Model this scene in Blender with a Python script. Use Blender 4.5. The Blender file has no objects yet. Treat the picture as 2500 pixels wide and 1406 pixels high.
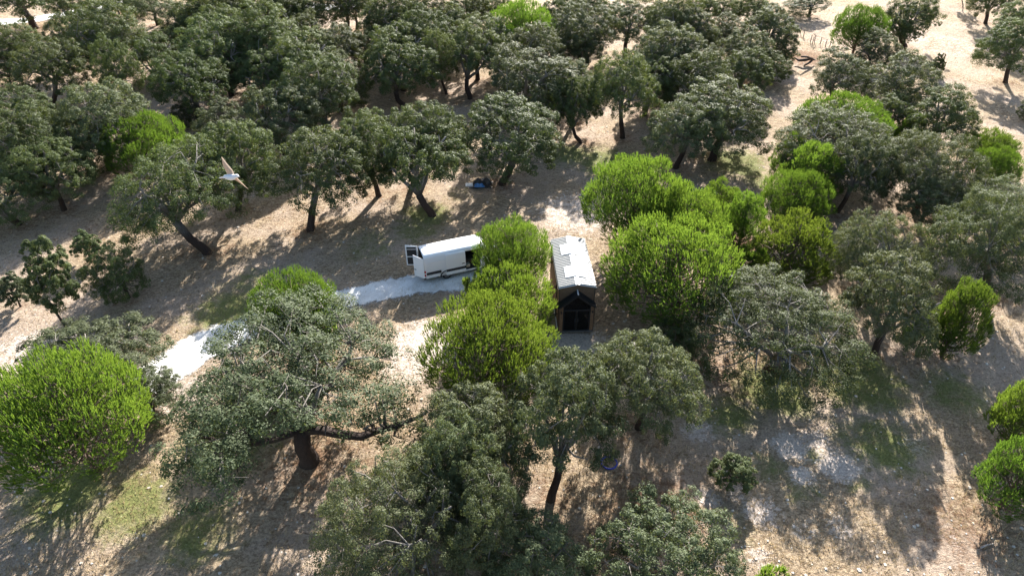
import bpy, bmesh, math, random
import numpy as np
from mathutils import Matrix, Vector

SC = bpy.context.scene
COL = SC.collection

# ------------------------------------------------------------------ camera
FPX, CAM_H, PITCH = 1689.0, 33.0, math.radians(37.6)      # focal length in photo pixels, drone height, tilt
cam_data = bpy.data.cameras.new('camera')
cam = bpy.data.objects.new('camera', cam_data)
COL.objects.link(cam)
cam.location = (0, 0, CAM_H)
cam.rotation_euler = (math.pi/2 - PITCH, 0, 0)
cam_data.sensor_width = 36.0
cam_data.lens = 36.0*FPX/2500.0
cam_data.clip_start = 0.5
cam_data.clip_end = 8000
SC.camera = cam

# ------------------------------------------------------------------ sky, sun, exposure
SUN_EL, SUN_AZ = math.radians(27.0), math.radians(14.5)     # azimuth to the right of the view direction (+Y)
world = bpy.data.worlds.new('World'); SC.world = world
world.use_nodes = True
wn = world.node_tree.nodes
sky = wn.new('ShaderNodeTexSky'); sky.sky_type = 'NISHITA'; sky.sun_disc = False
sky.sun_elevation = SUN_EL; sky.sun_rotation = SUN_AZ
sky.air_density = 1.2; sky.dust_density = 1.5
bg = wn['Background']; bg.inputs['Strength'].default_value = 0.072
world.node_tree.links.new(sky.outputs[0], bg.inputs['Color'])
sun_data = bpy.data.lights.new('sun', 'SUN'); sun_data.energy = 5.0; sun_data.angle = math.radians(0.53)
sun_data.color = (1.0, 0.955, 0.89)
sun = bpy.data.objects.new('sun', sun_data); COL.objects.link(sun)
sdir = Vector((math.sin(SUN_AZ)*math.cos(SUN_EL), math.cos(SUN_AZ)*math.cos(SUN_EL), math.sin(SUN_EL)))
sun.rotation_euler = sdir.to_track_quat('Z', 'Y').to_euler()
sun.location = sdir*200
SC.view_settings.view_transform = 'Standard'; SC.view_settings.look = 'None'
SC.view_settings.gamma = 1.0; SC.view_settings.use_curve_mapping = False
SC.view_settings.exposure = 2.05
SC.cycles.max_bounces = 8; SC.cycles.diffuse_bounces = 3; SC.cycles.transmission_bounces = 6
SC.cycles.transparent_max_bounces = 6; SC.cycles.use_denoising = True

# ------------------------------------------------------------------ pixel <-> ground
CP, SP = math.cos(PITCH), math.sin(PITCH)
def ray(x, y):
    u = (x-1250)/FPX; v = (703-y)/FPX
    return np.array([u, CP+v*SP, -SP+v*CP])
def G(x, y, z=0.0):
    d = ray(x, y); t = (CAM_H-z)/-d[2]
    return np.array([0, 0, CAM_H])+d*t
def project(p):
    q = p-np.array([0, 0, CAM_H])
    depth = q[:, 1]*CP-q[:, 2]*SP
    up = q[:, 1]*SP+q[:, 2]*CP
    return 1250+FPX*q[:, 0]/depth, 703-FPX*up/depth, depth

# ------------------------------------------------------------------ helpers
def tag(o, label=None, cat=None, group=None, kind=None):
    if label: o['label'] = label
    if cat: o['category'] = cat
    if group: o['group'] = group
    if kind: o['kind'] = kind
    return o
def link(name, me, parent=None, mats=()):
    o = bpy.data.objects.new(name, me); COL.objects.link(o)
    for m in mats:
        me.materials.append(m)
    if parent is not None: o.parent = parent
    return o
def empty(name, loc=(0, 0, 0), rz=0.0):
    o = bpy.data.objects.new(name, None); COL.objects.link(o)
    o.location = loc; o.rotation_euler = (0, 0, rz); o.empty_display_size = 0.3
    return o
def poly_mesh(name, verts, k, nf, smooth=False, mat_idx=None):
    """nf faces of k own-vertex corners each, verts (nf*k,3)"""
    me = bpy.data.meshes.new(name)
    n = len(verts)
    me.vertices.add(n); me.vertices.foreach_set('co', np.ascontiguousarray(verts, dtype=np.float32).ravel())
    me.loops.add(nf*k); me.loops.foreach_set('vertex_index', np.arange(nf*k, dtype=np.int32))
    me.polygons.add(nf)
    me.polygons.foreach_set('loop_start', np.arange(0, nf*k, k, dtype=np.int32))
    me.polygons.foreach_set('loop_total', np.full(nf, k, dtype=np.int32))
    me.update(calc_edges=True)
    return me
class MB:
    def __init__(s): s.v = []; s.f = []; s.m = []
    def add(s, vs, fs, m=0):
        b = len(s.v); s.v += [tuple(map(float, v)) for v in vs]
        for f in fs: s.f.append(tuple(b+i for i in f)); s.m.append(m)
    def box(s, x0, x1, y0, y1, z0, z1, m=0):
        s.add([(x0,y0,z0),(x1,y0,z0),(x1,y1,z0),(x0,y1,z0),(x0,y0,z1),(x1,y0,z1),(x1,y1,z1),(x0,y1,z1)],
              [(0,3,2,1),(4,5,6,7),(0,1,5,4),(1,2,6,5),(2,3,7,6),(3,0,4,7)], m)
    def bar(s, a, b, w, h=None, up=(0, 0, 1), m=0):
        a, b = Vector(a), Vector(b); d = (b-a).normalized(); u = Vector(up)
        sd = d.cross(u)
        if sd.length < 1e-4: sd = d.cross(Vector((1, 0, 0)))
        sd.normalize(); u = sd.cross(d); h = h or w
        vs = []
        for p in (a, b):
            for i, j in ((-1,-1),(1,-1),(1,1),(-1,1)): vs.append(p+sd*(i*w/2)+u*(j*h/2))
        s.add(vs, [(3,2,1,0),(4,5,6,7),(0,1,5,4),(1,2,6,5),(2,3,7,6),(3,0,4,7)], m)
    def tube(s, pts, rad, n=7, m=0, cap=True):
        pts = [np.asarray(p, float) for p in pts]
        ref = np.array([0.31, 0.17, 0.93]); vs = []
        for i, p in enumerate(pts):
            d = pts[min(i+1, len(pts)-1)]-pts[max(i-1, 0)]; d = d/(np.linalg.norm(d)+1e-9)
            a = np.cross(d, ref)
            if np.linalg.norm(a) < .1: a = np.cross(d, np.array([1., 0, 0]))
            a /= np.linalg.norm(a); b = np.cross(d, a)
            for k in range(n):
                t = 2*math.pi*k/n; vs.append(p+(a*math.cos(t)+b*math.sin(t))*rad[i])
        fs = []
        for i in range(len(pts)-1):
            for k in range(n):
                fs.append((i*n+k, i*n+(k+1) % n, (i+1)*n+(k+1) % n, (i+1)*n+k))
        if cap:
            fs.append(tuple(range(n-1, -1, -1))); fs.append(tuple(range((len(pts)-1)*n, len(pts)*n)))
        s.add(vs, fs, m)
    def mesh(s, name, smooth=False):
        me = bpy.data.meshes.new(name); me.from_pydata(s.v, [], s.f)
        me.polygons.foreach_set('material_index', s.m)
        if smooth: me.polygons.foreach_set('use_smooth', [True]*len(s.f))
        me.update(); return me
    def build(s, name, mats, parent=None, smooth=False, bevel=0):
        if not isinstance(mats, (list, tuple)): mats = [mats]
        o = link(name, s.mesh(name, smooth), parent, mats)
        if bevel:
            b = o.modifiers.new('bevel', 'BEVEL'); b.width = bevel; b.segments = 2; b.limit_method = 'ANGLE'
        return o

# ------------------------------------------------------------------ materials
def new_mat(name):
    m = bpy.data.materials.new(name); m.use_nodes = True
    m.node_tree.nodes.clear(); return m, m.node_tree.nodes, m.node_tree.links
def simple(name, col, rough=0.5, metal=0.0, noise=0.12, scale=8.0, bump=0.0, coat=0.0):
    m, N, L = new_mat(name)
    out = N.new('ShaderNodeOutputMaterial'); b = N.new('ShaderNodeBsdfPrincipled')
    L.new(b.outputs[0], out.inputs[0])
    b.inputs['Roughness'].default_value = rough; b.inputs['Metallic'].default_value = metal
    if coat: b.inputs['Coat Weight'].default_value = coat
    tc = N.new('ShaderNodeTexCoord'); nz = N.new('ShaderNodeTexNoise'); nz.inputs['Scale'].default_value = scale
    nz.inputs['Detail'].default_value = 6; L.new(tc.outputs['Object'], nz.inputs['Vector'])
    mx = N.new('ShaderNodeMix'); mx.data_type = 'RGBA'
    mx.inputs['A'].default_value = (*[c*(1-noise) for c in col], 1); mx.inputs['B'].default_value = (*[min(1, c*(1+noise)) for c in col], 1)
    L.new(nz.outputs['Fac'], mx.inputs['Factor']); L.new(mx.outputs['Result'], b.inputs['Base Color'])
    if bump:
        bp = N.new('ShaderNodeBump'); bp.inputs['Strength'].default_value = bump; bp.inputs['Distance'].default_value = 0.05
        L.new(nz.outputs['Fac'], bp.inputs['Height']); L.new(bp.outputs[0], b.inputs['Normal'])
    return m
def leaf_mat(name, c0, c1, tr, tr_amt, gloss, rough):
    """leaves: two tones chosen per leaf, per-tree shift, light passing through"""
    m, N, L = new_mat(name)
    out = N.new('ShaderNodeOutputMaterial')
    geo = N.new('ShaderNodeNewGeometry'); oi = N.new('ShaderNodeObjectInfo')
    mx = N.new('ShaderNodeMix'); mx.data_type = 'RGBA'
    mx.inputs['A'].default_value = (*c0, 1); mx.inputs['B'].default_value = (*c1, 1)
    L.new(geo.outputs['Random Per Island'], mx.inputs['Factor'])
    hs = N.new('ShaderNodeHueSaturation')
    mr = N.new('ShaderNodeMapRange'); mr.inputs['To Min'].default_value = 0.485; mr.inputs['To Max'].default_value = 0.512
    L.new(oi.outputs['Random'], mr.inputs['Value']); L.new(mr.outputs[0], hs.inputs['Hue'])
    m2 = N.new('ShaderNodeMath'); m2.operation = 'MULTIPLY'; m2.inputs[1].default_value = 7.31; L.new(oi.outputs['Random'], m2.inputs[0])
    fr = N.new('ShaderNodeMath'); fr.operation = 'FRACT'; L.new(m2.outputs[0], fr.inputs[0])
    mv = N.new('ShaderNodeMapRange'); mv.inputs['To Min'].default_value = 0.82; mv.inputs['To Max'].default_value = 1.22
    L.new(fr.outputs[0], mv.inputs['Value']); L.new(mv.outputs[0], hs.inputs['Value'])
    L.new(mx.outputs['Result'], hs.inputs['Color'])
    df = N.new('ShaderNodeBsdfPrincipled'); df.inputs['Roughness'].default_value = rough
    df.inputs['Specular IOR Level'].default_value = gloss
    L.new(hs.outputs[0], df.inputs['Base Color'])
    tl = N.new('ShaderNodeBsdfTranslucent')
    mt = N.new('ShaderNodeMix'); mt.data_type = 'RGBA'; mt.blend_type = 'MULTIPLY'; mt.inputs['Factor'].default_value = 1
    L.new(hs.outputs[0], mt.inputs['A']); mt.inputs['B'].default_value = (*tr, 1)
    L.new(mt.outputs['Result'], tl.inputs['Color'])
    ms = N.new('ShaderNodeMixShader'); ms.inputs[0].default_value = tr_amt
    L.new(df.outputs[0], ms.inputs[1]); L.new(tl.outputs[0], ms.inputs[2]); L.new(ms.outputs[0], out.inputs[0])
    return m
M = {}
M['oak_leaf'] = leaf_mat('oak_leaf', (0.044, 0.062, 0.025), (0.082, 0.103, 0.043), (2.4, 2.3, 0.9), 0.20, 0.12, 0.6)
M['holm_leaf'] = leaf_mat('holm_leaf', (0.050, 0.064, 0.032), (0.092, 0.108, 0.054), (2.2, 2.1, 0.9), 0.19, 0.13, 0.6)
M['pine_needle'] = leaf_mat('pine_needle', (0.033, 0.076, 0.021), (0.066, 0.120, 0.031), (4.0, 3.1, 1.2), 0.41, 0.2, 0.55)
M['dark_oak_leaf'] = leaf_mat('dark_oak_leaf', (0.034, 0.047, 0.022), (0.066, 0.080, 0.038), (2.3, 2.2, 0.9), 0.18, 0.12, 0.6)
M['dry_leaf'] = leaf_mat('dry_leaf', (0.20, 0.13, 0.07), (0.32, 0.23, 0.12), (1.2, 1.1, 0.9), 0.25, 0.3, 0.6)
M['straw'] = leaf_mat('straw', (0.30, 0.24, 0.13), (0.50, 0.41, 0.26), (1.2, 1.1, 0.9), 0.3, 0.3, 0.6)

def bark_mat(name, low, high, z0, z1):
    m, N, L = new_mat(name)
    out = N.new('ShaderNodeOutputMaterial'); b = N.new('ShaderNodeBsdfPrincipled'); b.inputs['Roughness'].default_value = 0.9
    L.new(b.outputs[0], out.inputs[0])
    tc = N.new('ShaderNodeTexCoord'); mp = N.new('ShaderNodeMapping'); mp.inputs['Scale'].default_value = (5, 5, 1.3)
    L.new(tc.outputs['Object'], mp.inputs[0])
    nz = N.new('ShaderNodeTexNoise'); nz.inputs['Scale'].default_value = 2.2; nz.inputs['Detail'].default_value = 8; nz.inputs['Roughness'].default_value = .7
    L.new(mp.outputs[0], nz.inputs['Vector'])
    sp = N.new('ShaderNodeSeparateXYZ'); L.new(tc.outputs['Object'], sp.inputs[0])
    ad = N.new('ShaderNodeMath'); ad.operation = 'MULTIPLY_ADD'; ad.inputs[1].default_value = 0.8; L.new(nz.outputs['Fac'], ad.inputs[0]); L.new(sp.outputs['Z'], ad.inputs[2])
    mr = N.new('ShaderNodeMapRange'); mr.inputs['From Min'].default_value = z0; mr.inputs['From Max'].default_value = z1
    L.new(ad.outputs[0], mr.inputs['Value'])
    mx = N.new('ShaderNodeMix'); mx.data_type = 'RGBA'; mx.inputs['A'].default_value = (*low, 1); mx.inputs['B'].default_value = (*high, 1)
    L.new(mr.outputs[0], mx.inputs['Factor'])
    m3 = N.new('ShaderNodeMix'); m3.data_type = 'RGBA'; m3.blend_type = 'MULTIPLY'; m3.inputs['Factor'].default_value = 0.75
    cr = N.new('ShaderNodeValToRGB'); cr.color_ramp.elements[0].position = .3; cr.color_ramp.elements[0].color = (.25, .25, .25, 1); cr.color_ramp.elements[1].position = .7
    L.new(nz.outputs['Fac'], cr.inputs[0]); L.new(mx.outputs['Result'], m3.inputs['A']); L.new(cr.outputs[0], m3.inputs['B'])
    L.new(m3.outputs['Result'], b.inputs['Base Color'])
    bp = N.new('ShaderNodeBump'); bp.inputs['Strength'].default_value = .8; bp.inputs['Distance'].default_value = .06
    L.new(nz.outputs['Fac'], bp.inputs['Height']); L.new(bp.outputs[0], b.inputs['Normal'])
    return m
M['oak_bark'] = bark_mat('oak_bark', (0.045, 0.026, 0.019), (0.23, 0.205, 0.18), 1.9, 3.0)   # stripped cork below, grey bark above
M['oak_bark_high'] = bark_mat('oak_bark_high', (0.045, 0.026, 0.019), (0.21, 0.185, 0.16), 4.4, 5.4)
M['pine_bark'] = bark_mat('pine_bark', (0.13, 0.085, 0.06), (0.20, 0.14, 0.10), 1.0, 4.0)
M['dead_wood'] = bark_mat('dead_wood', (0.07, 0.05, 0.04), (0.09, 0.07, 0.06), 0, 3)
M['pale_wood'] = bark_mat('pale_wood', (0.42, 0.36, 0.32), (0.5, 0.44, 0.4), 0, 3)
M['post_wood'] = simple('post_wood', (0.13, 0.095, 0.07), .9, noise=.4, scale=12)

# ------------------------------------------------------------------ the ground
def vnoise(x, y, seed=0):
    xi, yi = np.floor(x).astype(np.int64), np.floor(y).astype(np.int64)
    fx, fy = x-xi, y-yi; fx = fx*fx*(3-2*fx); fy = fy*fy*(3-2*fy)
    def h(a, b):
        n = (a*374761393+b*668265263+seed*144665) & 0x7fffffff
        n = ((n ^ (n >> 13))*1274126177) & 0x7fffffff
        return ((n ^ (n >> 16)) & 0xffff)/65535.0
    return (h(xi, yi)*(1-fx)+h(xi+1, yi)*fx)*(1-fy)+(h(xi, yi+1)*(1-fx)+h(xi+1, yi+1)*fx)*fy
def ground_z(x, y):
    x = np.asarray(x, float); y = np.asarray(y, float)
    z = (vnoise(x*.13, y*.13, 1)-.5)*.24+(vnoise(x*.55, y*.55, 2)-.5)*.09
    # furrow-like ridges left by mowing, running towards the upper right
    u = x*.80-y*.60; w = x*.60+y*.80
    z += (vnoise(u*1.3, w*.28, 3)-.5)*.10+(vnoise(u*3.1, w*.9, 4)-.5)*.07
    return z
def axis(a, b, step, far):
    c = list(np.arange(a, b+1e-6, step)); s = step; lo, hi = a, b
    L_, H_ = [], []
    while hi < far:
        s *= 1.45; hi += s; lo -= s; H_.append(hi); L_.append(lo)
    return np.array(L_[::-1]+c+H_)
gx, gy = axis(-78, 84, .32, 3500), axis(15, 150, .32, 3500)
X, Y = np.meshgrid(gx, gy); X = X.ravel(); Y = Y.ravel()
Z = ground_z(X, Y)
gm = bpy.data.meshes.new('ground')
nx, ny = len(gx), len(gy)
gm.vertices.add(nx*ny); gm.vertices.foreach_set('co', np.stack([X, Y, Z], 1).astype(np.float32).ravel())
ii, jj = np.meshgrid(np.arange(nx-1), np.arange(ny-1)); a = (jj*nx+ii).ravel()
quads = np.stack([a, a+1, a+nx+1, a+nx], 1).astype(np.int32)
gm.loops.add(quads.size); gm.loops.foreach_set('vertex_index', quads.ravel())
gm.polygons.add(len(quads)); gm.polygons.foreach_set('loop_start', np.arange(0, quads.size, 4, dtype=np.int32))
gm.polygons.foreach_set('loop_total', np.full(len(quads), 4, np.int32))
gm.polygons.foreach_set('use_smooth', np.ones(len(quads), bool))
gm.update(calc_edges=True)
def blobs(lst):
    o = np.zeros(len(X))
    for px, py, r, s in lst:
        c = G(px, py); d = np.hypot(X-c[0], Y-c[1])/r
        o = np.maximum(o, s*np.clip(1.25-d, 0, 1))
    return o
MASK = {
 'sand': [(1930,1090,2.0,.85),(1990,1075,1.6,.85),(2050,1140,2.0,.9),(1960,1160,1.5,.8),(1860,1250,2.0,.8),(1800,1200,1.4,.8),(1700,1050,2.0,.75),(1730,1215,1.3,.8),(1850,1360,1.6,.7),(2150,1330,2.2,.5),(1960,1290,2.0,.6),(2350,1330,2.5,.5),(2230,1090,2.0,.6),(2050,1290,2,.62),
          (2120,60,16,.62),(2300,110,16,.58),(2250,200,9,.45),(2020,215,6,.5),(1400,520,7,.75),(1300,480,7,.5),(1410,850,4,.9),(1050,840,5,.9),(1000,900,4,.7),(1170,560,5,.45),
          (450,960,4,.7),(60,860,6,.7),(1350,300,8,.4),(1560,380,5,.4),(1010,230,6,.5),(1480,60,7,.3),(900,560,6,.35),(420,1000,3,.6),(2420,330,8,.5)],
 'green': [(1480,395,5,.9),(1390,378,4,.8),(1800,400,6,.8),(1860,440,4,.7),(1040,525,4,.8),(1130,470,4,.5),(560,760,5,.8),(620,690,5,.6),(1890,950,4,.9),(1780,1010,3,.8),(2100,930,4.5,.9),
           (2160,1090,4,.8),(160,1210,4,.9),(330,1230,4,.8),(560,1060,5,.8),(480,1300,4,.7),(1020,560,4,.7),(900,600,5,.6),(1960,1200,2.5,.6),(2080,1060,3,.65),(1880,1140,2.5,.6),(1990,1110,1.2,.7),(2100,1180,2,.6),(1800,1300,2.5,.5),(1700,340,5,.5),(2330,960,4,.7),(750,470,6,.4)],
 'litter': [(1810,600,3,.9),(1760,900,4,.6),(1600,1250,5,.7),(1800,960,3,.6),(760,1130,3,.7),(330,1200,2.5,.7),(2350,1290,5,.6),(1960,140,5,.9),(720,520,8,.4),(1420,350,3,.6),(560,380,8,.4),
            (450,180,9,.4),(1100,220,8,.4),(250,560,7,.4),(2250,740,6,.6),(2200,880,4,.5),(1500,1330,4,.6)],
}
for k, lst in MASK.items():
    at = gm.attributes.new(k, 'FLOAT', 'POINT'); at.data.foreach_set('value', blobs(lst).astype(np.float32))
def ground_material():
    m, N, L = new_mat('dry_ground')
    out = N.new('ShaderNodeOutputMaterial'); b = N.new('ShaderNodeBsdfPrincipled'); b.inputs['Roughness'].default_value = .95
    b.inputs['Specular IOR Level'].default_value = .15
    L.new(b.outputs[0], out.inputs[0])
    tc = N.new('ShaderNodeTexCoord')
    def noise(scale, detail=6, rough=.6, vec=None, dist=0):
        n = N.new('ShaderNodeTexNoise'); n.inputs['Scale'].default_value = scale; n.inputs['Detail'].default_value = detail
        n.inputs['Roughness'].default_value = rough; n.inputs['Distortion'].default_value = dist
        L.new(vec or tc.outputs['Object'], n.inputs['Vector']); return n.outputs['Fac']
    mp = N.new('ShaderNodeMapping'); mp.inputs['Rotation'].default_value = (0, 0, math.radians(-37)); mp.inputs['Scale'].default_value = (1, 1.9, 1)
    L.new(tc.outputs['Object'], mp.inputs[0])
    streak = noise(2.3, 10, .74, mp.outputs[0], 1.3)
    fine = noise(7.5, 9, .8, None, .6)
    broad = noise(.16, 6, .6)
    mid = noise(.75, 9, .7, None, .9)
    patch = noise(1.9, 9, .72, None, .5)
    def ramp(f, p0, p1, lo=0.0, hi=1.0):
        r = N.new('ShaderNodeMapRange'); r.interpolation_type = 'SMOOTHSTEP'
        r.inputs['From Min'].default_value = p0; r.inputs['From Max'].default_value = p1; L.new(f, r.inputs['Value'])
        r.inputs['To Min'].default_value = lo; r.inputs['To Max'].default_value = hi; return r.outputs[0]
    def mix(a, c, f, bt='MIX'):
        x = N.new('ShaderNodeMix'); x.data_type = 'RGBA'; x.blend_type = bt
        for s, v in (('A', a), ('B', c)):
            if isinstance(v, tuple): x.inputs[s].default_value = (*v, 1)
            else: L.new(v, x.inputs[s])
        if isinstance(f, float): x.inputs['Factor'].default_value = f
        else: L.new(f, x.inputs['Factor'])
        return x.outputs['Result']
    def madd(a, k, c):
        x = N.new('ShaderNodeMath'); x.operation = 'MULTIPLY_ADD'; L.new(a, x.inputs[0]); x.inputs[1].default_value = k
        if isinstance(c, float): x.inputs[2].default_value = c
        else: L.new(c, x.inputs[2])
        return x.outputs[0]
    def attr(n):
        x = N.new('ShaderNodeAttribute'); x.attribute_name = n; return x.outputs['Fac']
    c = mix((.235, .17, .108), (.44, .342, .232), ramp(streak, .40, .60))
    c = mix(c, (.42, .33, .26), ramp(broad, .42, .62, 0., .8))
    c = mix(c, (.20, .145, .095), ramp(patch, .53, .66))
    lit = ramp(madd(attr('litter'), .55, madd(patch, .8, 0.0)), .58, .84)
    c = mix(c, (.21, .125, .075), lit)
    grn = ramp(madd(attr('green'), .55, madd(mid, .5, madd(patch, .35, 0.0))), .64, .88)
    c = mix(c, (.175, .185, .065), grn)
    snd = ramp(madd(attr('sand'), .62, madd(streak, .55, madd(patch, .65, 0.0))), .93, 1.08)
    c = mix(c, (.58, .49, .42), snd)
    c = mix(c, (.60, .52, .46), ramp(madd(fine, .5, madd(patch, .5, 0.0)), .60, .66))      # pale clods
    m1 = ramp(fine, .34, .62, .55, 1.2)
    cm = N.new('ShaderNodeCombineColor')
    for i in range(3): L.new(m1, cm.inputs[i])
    c = mix(c, cm.outputs[0], 1.0, 'MULTIPLY')
    L.new(c, b.inputs['Base Color'])
    hsum = madd(streak, .8, madd(fine, .5, madd(patch, .7, 0.0)))
    bp = N.new('ShaderNodeBump'); bp.inputs['Strength'].default_value = 1.0; bp.inputs['Distance'].default_value = .22
    L.new(hsum, bp.inputs['Height']); L.new(bp.outputs[0], b.inputs['Normal'])
    return m
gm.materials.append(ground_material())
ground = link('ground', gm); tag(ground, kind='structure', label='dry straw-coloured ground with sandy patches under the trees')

# ------------------------------------------------------------------ gravel track and far road
def gravel_material():
    m, N, L = new_mat('white_gravel')
    out = N.new('ShaderNodeOutputMaterial'); b = N.new('ShaderNodeBsdfPrincipled'); b.inputs['Roughness'].default_value = .95
    L.new(b.outputs[0], out.inputs[0]); tc = N.new('ShaderNodeTexCoord')
    n1 = N.new('ShaderNodeTexNoise'); n1.inputs['Scale'].default_value = 9; n1.inputs['Detail'].default_value = 8; n1.inputs['Roughness'].default_value = .75
    n2 = N.new('ShaderNodeTexNoise'); n2.inputs['Scale'].default_value = .9; n2.inputs['Detail'].default_value = 5
    L.new(tc.outputs['Object'], n1.inputs['Vector']); L.new(tc.outputs['Object'], n2.inputs['Vector'])
    r = N.new('ShaderNodeValToRGB'); r.color_ramp.elements[0].position = .34; r.color_ramp.elements[0].color = (.42, .40, .37, 1)
    r.color_ramp.elements[1].position = .6; r.color_ramp.elements[1].color = (.72, .715, .70, 1)
    ad = N.new('ShaderNodeMath'); ad.operation = 'MULTIPLY_ADD'; ad.inputs[1].default_value = .55; L.new(n1.outputs['Fac'], ad.inputs[0])
    mu = N.new('ShaderNodeMath'); mu.operation = 'MULTIPLY'; mu.inputs[1].default_value = .5; L.new(n2.outputs['Fac'], mu.inputs[0]); L.new(mu.outputs[0], ad.inputs[2])
    L.new(ad.outputs[0], r.inputs[0]); L.new(r.outputs[0], b.inputs['Base Color'])
    bp = N.new('ShaderNodeBump'); bp.inputs['Strength'].default_value = .7; bp.inputs['Distance'].default_value = .05
    L.new(n1.outputs['Fac'], bp.inputs['Height']); L.new(bp.outputs[0], b.inputs['Normal'])
    # thin gravel at the rim: bare soil shows through in patches
    at = N.new('ShaderNodeAttribute'); at.attribute_name = 'edge'
    n3 = N.new('ShaderNodeTexNoise'); n3.inputs['Scale'].default_value = 3.2; n3.inputs['Detail'].default_value = 9; n3.inputs['Roughness'].default_value = .78
    L.new(tc.outputs['Object'], n3.inputs['Vector'])
    a2 = N.new('ShaderNodeMath'); a2.operation = 'ADD'; L.new(at.outputs['Fac'], a2.inputs[0]); L.new(n3.outputs['Fac'], a2.inputs[1])
    m2 = N.new('ShaderNodeMapRange'); m2.interpolation_type = 'SMOOTHSTEP'; m2.inputs['From Min'].default_value = .66; m2.inputs['From Max'].default_value = .90
    L.new(a2.outputs[0], m2.inputs['Value']); L.new(m2.outputs[0], b.inputs['Alpha'])
    return m
M['gravel'] = gravel_material()
def track(name, pix, widths, label, cross=26, ds=.22, lift=.055):
    P = np.array([G(*p)[:2] for p in pix]); W = np.array(widths, float)
    t = np.r_[0, np.cumsum(np.hypot(*np.diff(P, axis=0).T))]
    s = np.arange(0, t[-1], ds)
    def smooth(v):
        q = np.interp(s, t, v); k = np.ones(21)/21
        return np.convolve(np.pad(q, 10, 'edge'), k, 'valid')
    cx, cy, w = smooth(P[:, 0]), smooth(P[:, 1]), smooth(W)
    dx, dy = np.gradient(cx), np.gradient(cy); l = np.hypot(dx, dy); nxv, nyv = -dy/l, dx/l
    el = w*(1+.34*(vnoise(s*.6, s*0+3, 5)-.5)+.20*(vnoise(s*2.2, s*0, 6)-.5)); er = w*(1+.34*(vnoise(s*.6, s*0+9, 7)-.5)+.20*(vnoise(s*2.2, s*0, 8)-.5))
    u = np.linspace(0, 1, cross)
    off = el[:, None]*(u-.5)*(u >= .5)*1.0+er[:, None]*(u-.5)*(u < .5)
    vx = cx[:, None]+nxv[:, None]*off; vy = cy[:, None]+nyv[:, None]*off
    edge = np.minimum(u, 1-u)*2
    vz = ground_z(vx, vy)*(.45+.0*vx)+lift*np.clip(edge*5, 0, 1)[None, :]+.0
    # sits on the ground: never below it inside, dips under it at the ragged rim
    gz = ground_z(vx, vy)
    vz = gz+.012+(lift-.012)*np.clip(edge*3, 0, 1)
    n, k = vx.shape
    me = bpy.data.meshes.new(name)
    vs = np.stack([vx, vy, vz], -1).reshape(-1, 3)
    I, J = np.meshgrid(np.arange(k-1), np.arange(n-1)); a = (J*k+I).ravel()
    me.from_pydata(vs.tolist(), [], np.stack([a, a+1, a+k+1, a+k], 1).tolist())
    me.polygons.foreach_set('use_smooth', [True]*len(me.polygons)); me.update()
    rut = np.exp(-((np.abs(u-.5)-.24)/.09)**2)
    ea = np.broadcast_to(np.clip(edge*1.5, 0, 1)*(.46+.22*rut)+.0, vx.shape)
    at = me.attributes.new('edge', 'FLOAT', 'POINT'); at.data.foreach_set('value', ea.ravel().astype(np.float32))
    o = link(name, me, None, [M['gravel']]); tag(o, label, None, None, 'structure'); return o
track('gravel_track', [(330,960),(420,885),(520,835),(640,790),(780,748),(900,712),(1020,695),(1100,690),(1200,668),(1270,655)],
      [5.0,5.0,4.4,4.1,4.0,3.8,3.6,3.8,3.8,2.4], 'white gravel track leading to the van')
track('road', [(-260,75),(-60,62),(60,52),(150,40),(240,18),(330,-6),(560,-20),(700,5),(800,24),(900,15)],
      [5,5.4,5.6,5.2,4.6,4.4,4.0,4.0,4.2,4], 'white gravel road glimpsed through the trees at the top left', ds=.5, lift=.07)

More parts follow.
